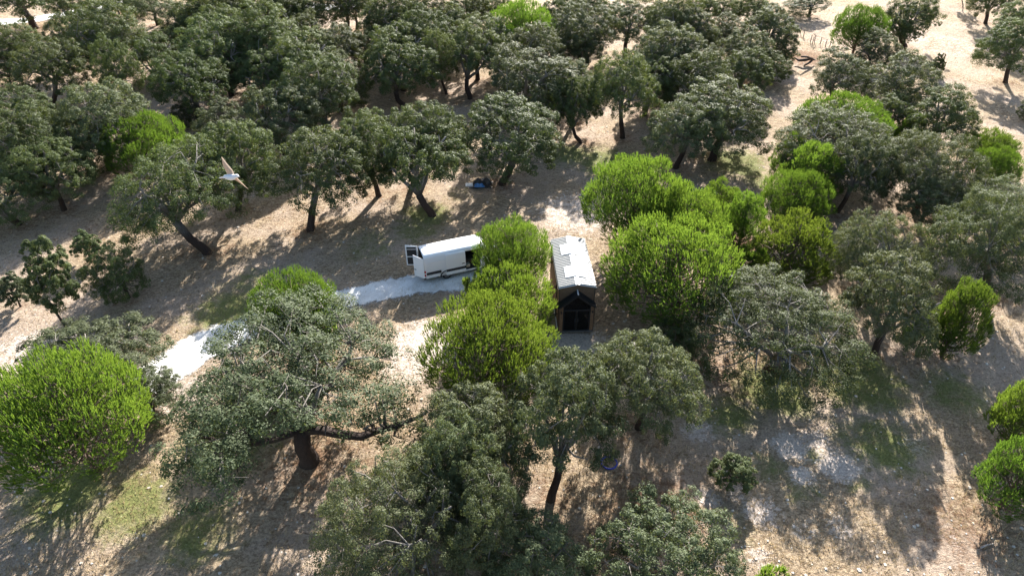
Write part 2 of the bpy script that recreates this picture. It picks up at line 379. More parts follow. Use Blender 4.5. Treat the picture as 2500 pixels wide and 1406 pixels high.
# ------------------------------------------------------------------ tree meshes
def unit(v): return v/(np.linalg.norm(v, axis=-1, keepdims=True)+1e-9)
def rand_dirs(rng, n): return unit(rng.normal(size=(n, 3)))
def leaf_quads(rng, pos, nrm, size, wid=.55):
    n = len(pos)
    a = unit(np.cross(nrm, rand_dirs(rng, n))); b = np.cross(nrm, a)
    s = (size*rng.uniform(.65, 1.35, n))[:, None]
    a = a*s*.5; b = b*s*.5*wid
    fold = nrm*s*.10
    v = np.stack([pos-a, pos-b*.9+a*.1-fold, pos+a, pos+b*.9+a*.1-fold], 1)
    return v.reshape(-1, 3)
class Variant: pass
def oak_variant(seed, R, h, zb, n_cl, n_leaf, leaf, rc_f=(.15, .29), droop=.25, trunk_r=.3, fork=.34, name='oak', openness=.5, limb_paths=None, keep=None):
    rng = np.random.default_rng(seed)
    V = Variant(); V.R, V.h = R, h
    C = np.array([0, 0, zb+(h-zb)*.40])
    lob_d = rand_dirs(rng, 9); lob_d[:, 2] = np.abs(lob_d[:, 2])*.7; lob_d = unit(lob_d); lob_a = rng.uniform(-.42, .24, 9)
    cl = []; tries = 0
    while len(cl) < n_cl and tries < 9000:
        tries += 1
        d = rand_dirs(rng, 1)[0]
        if d[2] < -droop-.25*rng.random(): continue
        rc = R*rng.uniform(*rc_f)
        k = 1+np.sum(lob_a*np.clip((lob_d@d-.55)/.45, 0, 1)); k = np.clip(k, .58, 1.12)
        r = 1-(1-openness)*rng.random()**1.6 if rng.random() < .82 else rng.uniform(.25, .6)
        ext = np.array([R-rc*.75, R-rc*.75, (h-C[2]-rc*.55) if d[2] > 0 else (C[2]-zb)])
        p = C+d*ext*r*k
        if keep is not None and not keep(p): continue
        if all(np.linalg.norm((p-q[0])*np.array([1, 1, 1.25])) > .70*(rc+q[1]) for q in cl): cl.append((p, rc))
    # leaves: crown > clump > spray > leaf
    P, Nn = [], []
    per = max(3, int(n_leaf/len(cl)))
    for p, rc in cl:
        out = unit(p-C+np.array([0, 0, .35*R])); ns = rng.integers(8, 13)
        sd = unit(rand_dirs(rng, ns)*1.0+out*.6+np.array([0, 0, .25])); sr = rc*rng.uniform(.55, 1.05, ns)
        sc = p+sd*sr[:, None]*np.array([1, 1, .72])
        w = rng.uniform(.5, 1.5, ns); w /= w.sum()
        scale = (rc/(R*.2))**2
        for c, ww, sdir_ in zip(sc, w, sd):
            n = max(4, int(per*scale*ww)); rs = rc*rng.uniform(.28, .50)
            dd = unit(rand_dirs(rng, n)+sdir_*.45+np.array([0, 0, .2]))
            q = c+dd*(rs*rng.uniform(.55, 1.12, n))[:, None]*np.array([1, 1, .8])
            P.append(q); Nn.append(unit(dd*.85+out*.2+np.array([0, 0, .2])+rng.normal(size=(n, 3))*.34))
    P = np.concatenate(P); Nn = np.concatenate(Nn)
    P[:, 2] = np.maximum(P[:, 2], .12)
    V.crown = poly_mesh(name+'_crown', leaf_quads(rng, P, Nn, leaf), 4, len(P)); V.pts = P[rng.choice(len(P), 900)]
    # trunk and limbs
    mb = MB(); hf = h*fork
    bend = rng.normal(0, .065*h, 2)
    tp = [np.array([0, 0, -.25]), np.array([bend[0]*.1, bend[1]*.1, hf*.12]), np.array([bend[0]*.75-bend[1]*.3, bend[1]*.6+bend[0]*.25, hf*.5]), np.array([bend[0], bend[1], hf])]
    mb.tube(tp, [trunk_r*1.3, trunk_r*1.06, trunk_r*.92, trunk_r*.95], 10)
    F0 = tp[-1]; nl = rng.integers(4, 6); az0 = rng.random()*6.28; limbs = []
    for i in range(0 if limb_paths else nl):
        az = az0+i*2*math.pi/nl+rng.normal(0, .25); rr = R*rng.uniform(.5, .68)
        e = np.array([math.cos(az)*rr, math.sin(az)*rr, h*rng.uniform(.55, .74)])
        pts = []
        for t in np.linspace(0, 1, 7):
            q = F0*(1-t)+e*t; q[2] = F0[2]+(e[2]-F0[2])*(t**(1.15 if i % 2 else .8))
            q += rng.normal(0, .035*R, 3)*math.sin(t*math.pi); pts.append(q)
        pts[0] = F0-np.array([0, 0, .15*trunk_r])
        rad = np.linspace(trunk_r*.62, trunk_r*.2, 7); mb.tube(pts, rad, 7); limbs.append((pts, rad))
    for lp, r0 in (limb_paths or ()):
        pts = [F0-np.array([0, 0, .1])]
        ctl = [F0]+[np.array(q, float) for q in lp]
        for a_, b_ in zip(ctl, ctl[1:]):
            for t in (.33, .67, 1.0): pts.append(a_*(1-t)+b_*t+rng.normal(0, .07, 3)*(t < 1))
        rad = np.linspace(r0, .07, len(pts)); mb.tube(pts, rad, 8); limbs.append((pts, rad))
    top = [F0, F0+np.array([.05*R, -.04*R, (h-hf)*.35]), np.array([.02*R, .05*R, h*.8])]
    mb.tube(top, [trunk_r*.6, trunk_r*.4, trunk_r*.15], 6); limbs.append((top, [trunk_r*.6, trunk_r*.4, trunk_r*.15]))
    nodes = [(q, l[1][i]) for l in limbs for i, q in enumerate(l[0]) if i >= 1]
    NP = np.array([q for q, r in nodes])
    for p, rc in cl:
        d = np.linalg.norm((NP-p)*np.array([1, 1, .8]), axis=1)+np.maximum(0, NP[:, 2]-p[2])*.5
        j = int(np.argmin(d)); q, r = nodes[j]
        m1 = (q+p)/2+np.array([0, 0, .06*R])+rng.normal(0, .05*R, 3); r0 = min(r*.6, trunk_r*.26)
        mb.tube([q, m1, p+rng.normal(0, .1*rc, 3)], [r0, r0*.7, .018], 5, cap=False)
        for _ in range(3):
            e = p+rand_dirs(rng, 1)[0]*rc*np.array([.95, .95, .7]); mb.tube([m1*.35+p*.65, e], [.022, .008], 3, cap=False)
    V.trunk = mb.mesh(name+'_trunk', True)
    V.bark = M['oak_bark_high'] if limb_paths else M['oak_bark']; V.leaf = M['oak_leaf']
    V.crown.materials.append(V.leaf); V.trunk.materials.append(V.bark)
    return V
def pine_variant(seed, R, h, zb, n_lobe, n_cand, name='pine', needle=.12, flat=.40, spread=.34, trunk_r=.16):
    rng = np.random.default_rng(seed); V = Variant(); V.R, V.h = R, h
    C = np.array([0, 0, zb+(h-zb)*flat]); lobes = []; t = 0
    while len(lobes) < n_lobe and t < 8000:
        t += 1; d = rand_dirs(rng, 1)[0]
        if d[2] < -.75: continue
        rl = R*rng.uniform(.15, .32); inner = rng.random() < .28
        ext = np.array([R-rl*.8, R-rl*.8, (h-C[2]-rl*.9) if d[2] > 0 else (C[2]-zb-rl*.3)])
        f = np.abs(d)**.9; k = rng.uniform(.30, .68) if inner else rng.uniform(.80, 1.10)
        p = C+d*ext*k
        if all(np.linalg.norm(p-q[0]) > .50*(rl+q[1])*(.8 if inner else 1) for q in lobes): lobes.append((p, rl, d))
    base, ax, sp_, ln = [], [], [], []
    tot = sum(l[1]**2 for l in lobes)
    for p, rl, d in lobes:
        n = int(n_cand*rl**2/tot)
        out = unit(np.array([d[0], d[1], d[2]+.55])); dd = unit(rand_dirs(rng, n)+out*.85)
        pos = p+dd*(rl*rng.uniform(.62, 1.0, n))[:, None]
        hgt = np.clip((pos[:, 2]-zb)/(h-zb), 0, 1)[:, None]
        hor = dd*np.array([1, 1, .3])
        a_ = unit(hor*(.70-.52*hgt)+np.array([0, 0, 1.])*(.40+.80*hgt)+rng.normal(size=(n, 3))*.085)
        base.append(pos); ax.append(a_); sp_.append(spread*(1.75-1.05*hgt[:, 0])); ln.append(rng.uniform(.20, .42, n))
    base = np.concatenate(base); ax = np.concatenate(ax); spd = np.concatenate(sp_); ln = np.concatenate(ln)
    nn = 16; n = len(base)
    B = np.repeat(base, nn, 0); A = np.repeat(ax, nn, 0); S = np.repeat(spd, nn)[:, None]; Lc = np.repeat(ln, nn)
    tt = np.tile(np.linspace(0, .85, nn), n)
    o = B+A*(Lc*tt)[:, None]
    rad = unit(np.cross(A, rand_dirs(rng, n*nn))); dirn = unit(A+rad*S*rng.uniform(.5, 1.4, (n*nn, 1)))
    side = unit(np.cross(dirn, rand_dirs(rng, n*nn)))*.0165
    Ln = needle*rng.uniform(.7, 1.2, (n*nn, 1))
    v = np.stack([o-side, o+side, o+dirn*Ln], 1).reshape(-1, 3)
    V.crown = poly_mesh(name+'_crown', v, 3, n*nn); V.pts = base[rng.choice(n, min(900, n))]+np.array([0, 0, .2])
    mb = MB(); mb.tube([(0, 0, -.2), (.03*R, 0, h*.25), (0, .03*R, h*.6), (0, 0, h*.88)], [trunk_r*1.25, trunk_r, trunk_r*.7, .04], 8)
    for p, rl, d in lobes:
        z0 = np.clip(p[2]-np.hypot(p[0], p[1])*.55, zb*.6, h*.8); q = np.array([0, 0, z0])
        m1 = (q+p)/2+np.array([0, 0, -.06*R]); mb.tube([q, m1, p], [trunk_r*.32, trunk_r*.2, .02], 5, cap=False)
        for _ in range(3):
            e = p+unit(rand_dirs(rng, 1)[0]+np.array([0, 0, .6]))*rl*.8; mb.tube([p, e], [.02, .008], 3, cap=False)
    V.trunk = mb.mesh(name+'_trunk', True); V.bark = M['pine_bark']; V.leaf = M['pine_needle']
    V.crown.materials.append(V.leaf); V.trunk.materials.append(V.bark)
    return V
def not_front_right(p):
    # the big oak is bare on its lower right front, where its thick bough shows
    return not (p[0] > 2.9 and p[2] < 3.5+1.28*max(0, -.4-p[1])) and not (-1.9 < p[0] < 2.9 and p[1] < .8 and p[2] < 4.4+1.28*max(0, -p[1])) and not (p[2] < 3.2 and -1.9 < p[0] < 2.9) and p[2] > 1.7+.62*max(0, -p[1])+.25*max(0, -4-p[0])
VAR = {
 'A': [oak_variant(11, 6.6, 8.2, .9, 108, 118000, .112, rc_f=(.11, .20), name='large_oak', trunk_r=.36, openness=.42, droop=.5, fork=.36, keep=not_front_right,
       limb_paths=[([(1.9, -.2, 3.5), (3.2, .3, 4.0), (4.3, .9, 4.7)], .25), ([(-1.4, .3, 3.8), (-3.0, .9, 4.8)], .24), ([(-1.6, -.9, 3.1), (-3.0, -1.4, 3.2), (-4.2, -1.2, 3.9)], .17),
                   ([(.2, 1.4, 4.4), (.8, 3.4, 5.6)], .24), ([(-.4, .6, 4.6), (-1.0, 1.6, 6.4)], .22)])],
 'B': [oak_variant(21, 6.0, 7.6, .9, 100, 86000, .115, name='broad_oak', trunk_r=.36, droop=.4), oak_variant(22, 5.2, 8.2, 1.1, 95, 80000, .115, name='broad_oak', trunk_r=.34, droop=.4)],
 'O': [oak_variant(31+i, 4.4, 7.8, 1.4+.25*(i % 3), 74+4*i, fork=(.34, .26, .38, .22, .30)[i], openness=(.42, .34, .5, .3, .42)[i], n_leaf=50000, leaf=.126, name='oak', trunk_r=.27+.02*(i % 2), droop=.25+.1*(i % 3)) for i in range(5)],
 'L': [oak_variant(51+i, 3.6, 6.0, .4, 66, 42000, .115, name='bushy_oak', droop=.6, trunk_r=.2, fork=.25) for i in range(3)],
 'S': [oak_variant(61+i, 1.7, 3.6, .4, 34, 13000, .11, rc_f=(.2, .32), name='young_oak', droop=.4, trunk_r=.09) for i in range(2)],
 'T': [oak_variant(71, 2.0, 6.2, 1.8, 40, 20000, .12, rc_f=(.22, .34), name='slim_oak', droop=.5, trunk_r=.10, fork=.5)],
 'P': [pine_variant(81+i, 3.6, 6.6, 1.2, 112, 8200, name='pine') for i in range(3)],
 'Q': [pine_variant(91+i, 2.4, 5.8, .5, 80, 5200, name='egg_pine', flat=.36) for i in range(2)],
 'p': [pine_variant(97, 1.2, 3.0, .3, 30, 1400, name='young_pine', trunk_r=.07)],
}
def fit(V, rot, x0, x1, yt, base, ratio, h_fix, lean=.22, hmax=9.8):
    """place a tree so that its crown spans the photo columns x0..x1 with its top at row yt"""
    pts = V.pts@np.array([[math.cos(rot), math.sin(rot), 0], [-math.sin(rot), math.cos(rot), 0], [0, 0, 1]])
    W0 = 2*V.R
    def place(loc, s, sz, a, b=0.0):
        q = pts*np.array([s, s, sz]); ca, sa = math.cos(a), math.sin(a); cb, sb = math.cos(b), math.sin(b)
        r = np.stack([q[:, 0]*ca+q[:, 2]*sa, q[:, 1], -q[:, 0]*sa+q[:, 2]*ca], 1)
        r = np.stack([r[:, 0], r[:, 1]*cb+r[:, 2]*sb, -r[:, 1]*sb+r[:, 2]*cb], 1)+loc
        u, v, d = project(r); lo, hi = np.percentile(u, [1.5, 98.5])
        return lo, hi, np.percentile(v, 1.2), d.mean()
    tw, tc = x1-x0, (x0+x1)/2; a = b = 0.0
    if base is not None:
        loc = G(*base); s = sz = 1.0; loc[2] = 0
        for it in range(26):
            lo, hi, top, d = place(loc, s, sz, a, b)
            s *= np.clip(tw/(hi-lo), .6, 1.6)
            if it < 14 or sz < hmax/V.h-1e-3:
                g = (place(loc, s, sz*1.05, a, b)[2]-top)/(.05*sz)
                sz = float(np.clip(sz+np.clip((yt-top)/min(g, -5), -.3, .3), .35, hmax/V.h))
            else:
                b = float(np.clip(b+(top-yt)*d/FPX/(V.h*sz), -.05, .30))
            a = float(np.clip(a+.8*((tc-(lo+hi)/2)*d/FPX)/(V.h*sz*.62), -lean, lean))
        return loc, s, sz, a, b
    loc = G(tc, yt, 6.0); loc[2] = 0; s = sz = 1.0
    for _ in range(18):
        lo, hi, top, d = place(loc, s, sz, 0)
        s *= np.clip(tw/(hi-lo), .6, 1.6)
        sz = (h_fix if h_fix else float(np.clip(ratio*s*W0, 3.2, 9.5)))/V.h
        lo, hi, top, d = place(loc, s, sz, 0)
        loc[0] += (tc-(lo+hi)/2)*d/FPX
        t2 = place(loc+np.array([0, 1., 0]), s, sz, 0)[2]
        loc[1] += float(np.clip((yt-top)/min(t2-top, -.5), -12, 12))
    return loc, s, sz, 0.0, 0.0
TREES = []
RNG = random.Random(5)
RATIO = {'A': .66, 'B': .66, 'O': .95, 'L': .82, 'S': 1.0, 'T': 1.3, 'P': .95, 'Q': 1.15, 'p': 1.15}
def tree(kind, x0, x1, yt, label, base=None, tone='n', h=None, rot=None, v=None, lean=.22):
    if base is None and kind in 'OL' and yt < 310 and x1 < 1830:           # far crowns: the photo shows only their upper part
        x0, x1 = x0-.15*(x1-x0), x1+.15*(x1-x0)
    i = len(TREES); vs = VAR[kind]; V = vs[i % len(vs) if v is None else v]
    r = RNG.uniform(0, 6.283) if rot is None else rot
    loc, s, sz, a, b = fit(V, r, x0, x1, yt, base, RATIO[kind], h, lean)
    pine = kind in 'PQp'
    root = empty('stone_pine' if pine else 'cork_oak')
    loc[2] = float(ground_z(loc[0], loc[1]))
    root.matrix_world = Matrix.Translation(loc) @ Matrix.Rotation(-b, 4, 'X') @ Matrix.Rotation(a, 4, 'Y') @ Matrix.Rotation(r, 4, 'Z') @ Matrix.Diagonal((s, s, sz, 1))
    t = link('trunk', V.trunk, root); c = link('crown', V.crown, root)
    if tone == 'g' and not pine:
        c.material_slots[0].link = 'OBJECT'; c.material_slots[0].material = M['holm_leaf']
    if tone == 'd':
        c.material_slots[0].link = 'OBJECT'; c.material_slots[0].material = M['dark_oak_leaf']
    tag(root, label, 'pine tree' if pine else 'oak tree', 'pines scattered among the oaks' if pine else 'oaks of the open woodland')
    TREES.append((label, loc, 2*V.R*s, V.h*sz, a))
# ------------------------------------------------------------------ the trees, from the far edge to the foreground
# kind, left, right and top in the photo, label, where its trunk meets the ground if that shows
# far left, round the white road
tree('O', -70, 140, -75, 'dark oak hanging over the white road in the top left corner')
tree('O', 130, 238, -28, 'oak at the top edge just right of the overhanging corner oak')
tree('O', 190, 326, 5, 'round pale oak covering the end of the white road strip')
tree('O', 118, 236, 40, 'oak standing at the near kerb of the white road, top left')
tree('O', 224, 332, 47, 'grey low oak below the round pale oak near the white road', tone='g')
tree('O', -40, 76, 55, 'oak at the left edge directly below the white road')
tree('L', 298, 350, -22, 'dark bushy oak at the top edge beside the small shaded clearing')
tree('O', 333, 472, -16, 'oak whose trunks stand in the small shaded clearing near the top left', base=(386, 64))
tree('O', 420, 540, 9, 'oak right of the shaded clearing with dense dark lower half')
tree('O', 452, 585, -34, 'oak cut by the top edge behind the shaded clearing')
tree('O', 48, 242, 94, 'forked oak with dark visible trunk at far left', base=(129, 262))
tree('L', -40, 47, 128, 'bushy oak at the left edge beside the forked oak')
tree('O', 224, 350, 98, 'oak with thin leaning trunk right of the forked oak', base=(316, 269))
tree('O', 328, 432, 84, 'light oak in the second row, between leaning-trunk oak and a rounder one')
tree('O', 378, 464, 68, 'round green oak below the shaded clearing')
tree('O', 388, 530, 132, 'dark oak in shade, far left centre below the round green one')
# far centre left
tree('O', 492, 592, 18, 'oak left of two pale crowns near the top, at left centre')
tree('O', 576, 722, 3, 'wide pale oak near the top edge, at left centre')
tree('O', 640, 742, -40, 'oak cut by the top edge behind the wide pale oak')
tree('O', 698, 796, -6, 'oak beside the bright gap of road at the top', base=(762, 98))
tree('O', 808, 906, -14, 'dark-trunked oak right of the bright gap of road', base=(872, 74))
tree('O', 893, 992, 10, 'oak right of the dark-trunked oak near the top edge')
tree('O', 915, 1022, -28, 'oak cut by the top edge, left of the row before the big far pine')
tree('O', 912, 1042, 53, 'pale oak below the top row, left of the far dark oaks')
tree('O', 768, 872, 58, 'grey-green oak below the bright gap of road', tone='g')
tree('O', 852, 930, 77, 'small oak tucked right of the grey-green oak below the road gap')
tree('O', 455, 592, 44, 'tall pale oak heading the dense group at upper left centre')
tree('O', 582, 704, 50, 'pale crown in the middle of the dense group at upper left centre')
tree('O', 666, 808, 72, 'yellowish oak on the right of the dense group at upper left centre')
tree('O', 470, 575, 118, 'dark oak with pale twigs inside the dense group, on its left')
tree('O', 588, 694, 120, 'narrow oak standing before the dense group at upper left centre')
tree('O', 688, 842, 134, 'broad oak right of the narrow one, below the yellowish oak')
tree('O', 802, 938, 130, 'oak with trunk hidden in dark foliage above a sunny gap', base=(832, 272))
tree('O', 922, 1052, 110, 'tall oak left of the two dark far oaks', tone='n')
tree('O', 588, 716, -48, 'oak showing only its lower crown at the top edge, left of the road gap')
tree('O', 496, 600, -22, 'oak at the top edge between the shaded clearing and the wide pale oak')
tree('L', 258, 318, -40, 'bush oak at the top edge beyond the white road')
tree('O', 784, 890, -70, 'oak at the very top edge above the bright gap of road')
tree('O', 690, 790, 28, 'small-crowned oak standing before the bright gap of road')
# far centre
tree('O', 984, 1102, -18, 'oak on the top edge right of the upper centre gap')
tree('O', 1092, 1178, -24, 'oak on the top edge, second left of the big far pine')
tree('O', 1160, 1236, -18, 'oak on the top edge immediately left of the big far pine')
tree('O', 988, 1106, 26, 'pale oak second row, beside a tiny bright pine tip')
tree('p', 1052, 1084, 20, 'tiny bright pine tip showing between far oaks')
tree('O', 1074, 1154, 22, 'small oak right of the tiny bright pine tip')
tree('O', 1112, 1226, 36, 'greyish oak just below and left of the big far pine', tone='g')
tree('P', 1200, 1352, 3, 'big domed bright pine at the top centre')
tree('O', 1028, 1118, 74, 'dark tall oak with visible trunk, left of a darker twin', base=(1090, 229))
tree('O', 1106, 1248, 58, 'darkest tall oak with forked trunk at upper centre', base=(1148, 240))
tree('O', 1322, 1422, -14, 'oak on the top edge right of the big far pine')
tree('O', 1400, 1482, -30, 'oak on the top edge, second right of the big far pine')
tree('O', 1368, 1492, 16, 'grey oak right of the big far pine', tone='g')
tree('O', 1244, 1352, 62, 'grey feathery oak right below the big far pine', tone='g')
tree('O', 1318, 1440, 70, 'round grey oak beside the shaded slope at upper centre', base=(1423, 176), tone='g')
tree('O', 1228, 1384, 118, 'olive oak right of the darkest tall oak', tone='g')
tree('O', 1338, 1458, 146, 'olive-grey oak behind the small green pine', tone='g')
tree('L', 1234, 1304, 186, 'low oak bush left of the small green pine', tone='g')
tree('Q', 1287, 1356, 198, 'small green pine standing among oaks at upper centre')
tree('O', 1352, 1468, 192, 'oak with slim dark trunk on the sunny strip right of the small pine', base=(1418, 350))
# far right of centre
tree('O', 1464, 1602, -2, 'large far oak with upright trunk at upper right centre', base=(1526, 136), tone='g')
tree('O', 1588, 1656, 10, 'narrow oak right of the far oak with upright trunk')
tree('O', 1566, 1690, 60, 'oak closing the gap beside the far oak with upright trunk', tone='g')
tree('O', 1592, 1704, -24, 'dark oak on the top edge right of centre')
tree('O', 1686, 1748, -14, 'thin open oak on the top edge showing two slim stems')
tree('O', 1638, 1732, 25, 'grey oak below the thin open oak at the top', tone='g')
tree('L', 1748, 1804, -12, 'small oak on the top edge left of two dark ones')
tree('O', 1790, 1888, -24, 'darkest oak on the top edge at right')
tree('O', 1872, 1980, -26, 'oak on the top edge next to the pale clearing', base=(1975, 39))
tree('O', 1806, 1946, 12, 'round grey-green oak left of the fence posts', tone='g')
tree('L', 1732, 1808, 35, 'pale small oak left of the round one by the fence posts', tone='g')
tree('O', 1698, 1768, 70, 'slim oak with dark stem in the crowd at upper right centre', base=(1732, 153))
tree('O', 1752, 1884, 70, 'broad oak below the round grey-green one near the fence', tone='g')
tree('L', 1868, 1950, 80, 'bushy oak right before the fence posts')
tree('O', 1598, 1728, 92, 'silvery oak in the middle of the crowd at upper right centre', tone='g')
tree('L', 1528, 1588, 122, 'small silvery oak peeping behind two tall green oaks', tone='g')
tree('O', 1450, 1604, 131, 'tall fresh green oak with a long pale trunk', base=(1520, 338))
tree('O', 1540, 1642, 136, 'oak hugging the right of the tall fresh green one')
tree('O', 1640, 1764, 130, 'oak below the silvery one at upper right centre')
tree('O', 1748, 1882, 120, 'yellow-green oak above the oak with the bent dark trunk')
tree('L', 1842, 1932, 124, 'low oak left of the fallen dark branch')
tree('O', 1606, 1752, 238, 'grey low-crowned oak left of the bent dark trunk', tone='g')
tree('O', 1672, 1884, 196, 'oak with a thick bent dark trunk on sunny grass', base=(1738, 393))
# far right clearing
tree('P', 2036, 2168, 14, 'round bright pine beside the fence posts at upper right')
tree('O', 2154, 2290, -6, 'dark oak standing in the pale clearing at the top right', base=(2211, 113))
tree('L', 2088, 2198, 70, 'low grey oak in front of the pine by the fence', tone='g')
tree('O', 2166, 2236, 50, 'small oak right of the pine by the fence', base=(2211, 122))
tree('L', 1986, 2128, 120, 'dark bushy oak below the fence posts', tone='g')
tree('L', 2112, 2294, 130, 'wide olive oak right of the dark bushy oak', tone='g')
tree('S', 2272, 2308, 132, 'small dark sapling at the clearing end of the wide olive oak')
tree('O', 2346, 2530, 48, 'dark drooping oak alone on the clearing at the right edge', base=(2453, 204))
tree('O', 2434, 2580, -2, 'dark oak in the top right corner')
tree('O', 2352, 2474, -62, 'oak with slim trunk at the top right, cut by the edge', base=(2406, 57))
tree('T', 2326, 2372, -60, 'slim oak beside the oak with slim trunk at the top right', base=(2351, 19))
tree('O', 2116, 2242, 224, 'small oak behind the right-hand pines', tone='n')
tree('O', 2222, 2388, 213, 'yellow-green oak at the near edge of the pale clearing')
tree('L', 2484, 2570, 236, 'oak fragment at the right edge below the drooping oak')
tree('P', 1950, 2168, 230, 'bright pine crown rising behind a wide grey oak at right', h=6.2)
tree('B', 1905, 2198, 256, 'wide grey oak in front of the half-hidden bright pine', tone='g', h=7.6)
tree('Q', 2188, 2266, 280, 'small bright pine left of the yellow-green clearing oak')
# left middle
tree('L', -10, 112, 212, 'green oak at the left edge under the forked oak')
tree('O', 138, 320, 200, 'large round grey oak at far left', tone='g')
tree('O', -14, 150, 250, 'broad oak at the left edge below the green one')
tree('L', 128, 256, 287, 'oak behind the bright pine crown at left')
tree('P', 246, 446, 275, 'bright pine crown half hidden behind a large oak at left', h=6.2)
tree('O', 14, 228, 338, 'oak with thin dark trunk near the left edge', base=(157, 513))
tree('B', 246, 556, 297, 'large oak with leaning dark trunk, left of the bird', base=(508, 618), tone='n', lean=.36)
tree('L', 426, 480, 248, 'small pale sapling oak right of the half-hidden left pine', tone='g')
tree('L', 490, 602, 246, 'pale oak above the bird', tone='g')
tree('O', 622, 776, 214, 'feathery grey oak in the middle left, beyond the bird', tone='g')
tree('O', 476, 664, 302, 'oak behind the bird with dark trunk at its foot', base=(582, 515))
tree('O', 640, 892, 311, 'oak with straight dark trunk right of the bird', base=(757, 563))
tree('O', 808, 960, 271, 'oak with slanting trunk, left of the big central one', base=(925, 479))
tree('O', 965, 1152, 256, 'oak behind the big central one, short straight trunk', base=(1005, 462))
tree('O', 925, 1140, 245, 'big central oak with curved pale and dark trunk', base=(1056, 525))
tree('O', 1128, 1366, 233, 'oak with sturdy black trunk standing beside the tarpaulin', base=(1225, 449))
tree('B', -110, 138, 386, 'big oak cut by the left edge, halfway down')
# right middle
tree('Q', 1888, 1988, 330, 'rear one of three clustered bright pines at right')
tree('Q', 1914, 2052, 350, 'right one of three clustered bright pines at right')
tree('P', 1862, 2032, 420, 'front one of three clustered bright pines at right')
tree('O', 2040, 2212, 332, 'oak with dark trunk beside the three clustered pines', base=(2046, 516), tone='g')
tree('B', 2150, 2402, 326, 'wide grey oak beneath the small bright pine at right', tone='g', h=7.5)
tree('P', 2350, 2480, 318, 'dark topped pine near the right edge')
tree('L', 2376, 2486, 334, 'grey oak between two pines at the right edge', tone='g')
tree('P', 2368, 2492, 361, 'bright pine near the right edge, lower of two')
tree('O', 2195, 2350, 430, 'grey oak in the middle of the right-hand wood', tone='g')
tree('B', 2330, 2570, 430, 'green oak cut by the right edge, halfway down')
tree('P', 1434, 1668, 386, 'large bright pine behind the others, above the cabin', h=8.2)
tree('P', 1586, 1766, 452, 'bright pine in the middle of the group right of the cabin', h=7.4)
tree('Q', 1712, 1802, 440, 'small bright pine behind the group right of the cabin')
tree('Q', 1762, 1864, 473, 'small dark pine on a bare thin trunk', base=(1800, 612))
tree('P', 1450, 1746, 532, 'tall pine with bare trunk right beside the cabin', base=(1650, 772))
tree('Q', 1848, 2034, 525, 'round bright pine standing alone right of the dark little pine', h=5.6)
tree('p', 1796, 1872, 598, 'small pale feathery pine left of the round lone pine')
tree('B', 2026, 2250, 528, 'silvery oak behind the big right-hand oak', tone='g', h=7.2)
tree('B', 2205, 2530, 466, 'large silvery oak with thick leaning trunk at the right edge', base=(2398, 722), tone='g')
tree('B', 1692, 2112, 662, 'largest oak on the right, broad grey-green dome', h=6.6)
tree('O', 2066, 2286, 618, 'open oak with slim dark trunk right of the broad dome', base=(2132, 868), tone='g')
tree('Q', 2268, 2422, 688, 'deep green pine near the right edge', h=6.4)
tree('p', 2212, 2302, 765, 'thin yellowish pine left of the deep green one')
tree('L', 1578, 1698, 775, 'dark shaded oak at the foot of the tall pine')
tree('Q', 2428, 2580, 925, 'bright pine tip at the right edge', h=5.5)
tree('Q', 2400, 2600, 1066, 'lower green pine cut by the right edge', h=5.5)
tree('S', 1734, 1840, 1108, 'small dark oak bush on the sandy slope', h=2.6)
tree('L', 1448, 1806, 1195, 'round oak at the bottom edge right of centre', tone='g', h=6.0)
tree('p', 1836, 1934, 1384, 'pine tip poking in at the bottom edge')
# left foreground
tree('T', 55, 186, 590, 'slender leaning young oak at left', base=(167, 808))
tree('S', 172, 250, 562, 'pale young oak top behind the dark young oak at left')
tree('L', 196, 352, 600, 'dark dense young oak at left', h=4.8)
tree('S', -6, 72, 668, 'small grey shrub oak near the left edge', tone='g')
tree('L', 56, 402, 775, 'wide low grey oak by the white track at lower left', tone='g', h=4.6)
tree('L', 286, 434, 893, 'low oak bush between the left pine and the track', tone='g', h=3.6)
tree('P', -70, 348, 860, 'huge bright pine in the lower left corner', h=8.6)
# centre foreground
tree('P', 614, 816, 660, 'bright pine beside the track, above the big foreground oak', h=6.4)
tree('p', 718, 822, 764, 'little bright pine between the track pine and the big oak', h=4.2)
tree('A', 452, 1002, 722, 'big foreground oak with thick forked dark trunk', base=(757, 1125), rot=0.0, tone='d')
tree('P', 1172, 1334, 546, 'bright pine hiding the front of the white van', h=6.6)
tree('P', 1156, 1340, 652, 'middle bright pine left of the cabin', h=5.6)
tree('P', 1046, 1336, 722, 'largest bright pine in front and left of the cabin', h=7.6)
tree('p', 1132, 1192, 668, 'tiny pine sapling beside the van')
tree('O', 1236, 1500, 828, 'foreground oak in front of the cabin with black trunk', base=(1345, 1216), tone='g')
tree('O', 1440, 1706, 815, 'silvery foreground oak right of the cabin front', tone='g', h=8.2)
tree('O', 1026, 1284, 938, 'foreground oak between the largest pine and the bottom oaks', tone='g', h=7.4)
tree('O', 1000, 1215, 1010, 'oak wedged between the bottom oaks and the one below the largest pine', tone='g', h=7.6)
tree('B', 778, 1180, 1098, 'wide oak on the bottom edge, left of centre', tone='g', h=8.0)
tree('O', 1080, 1290, 1125, 'oak with pale forked limbs at the bottom centre', base=(1205, 1385), tone='g')
tree('L', 1180, 1434, 1245, 'low oak cut by the bottom edge at the centre', tone='g', h=4.6)

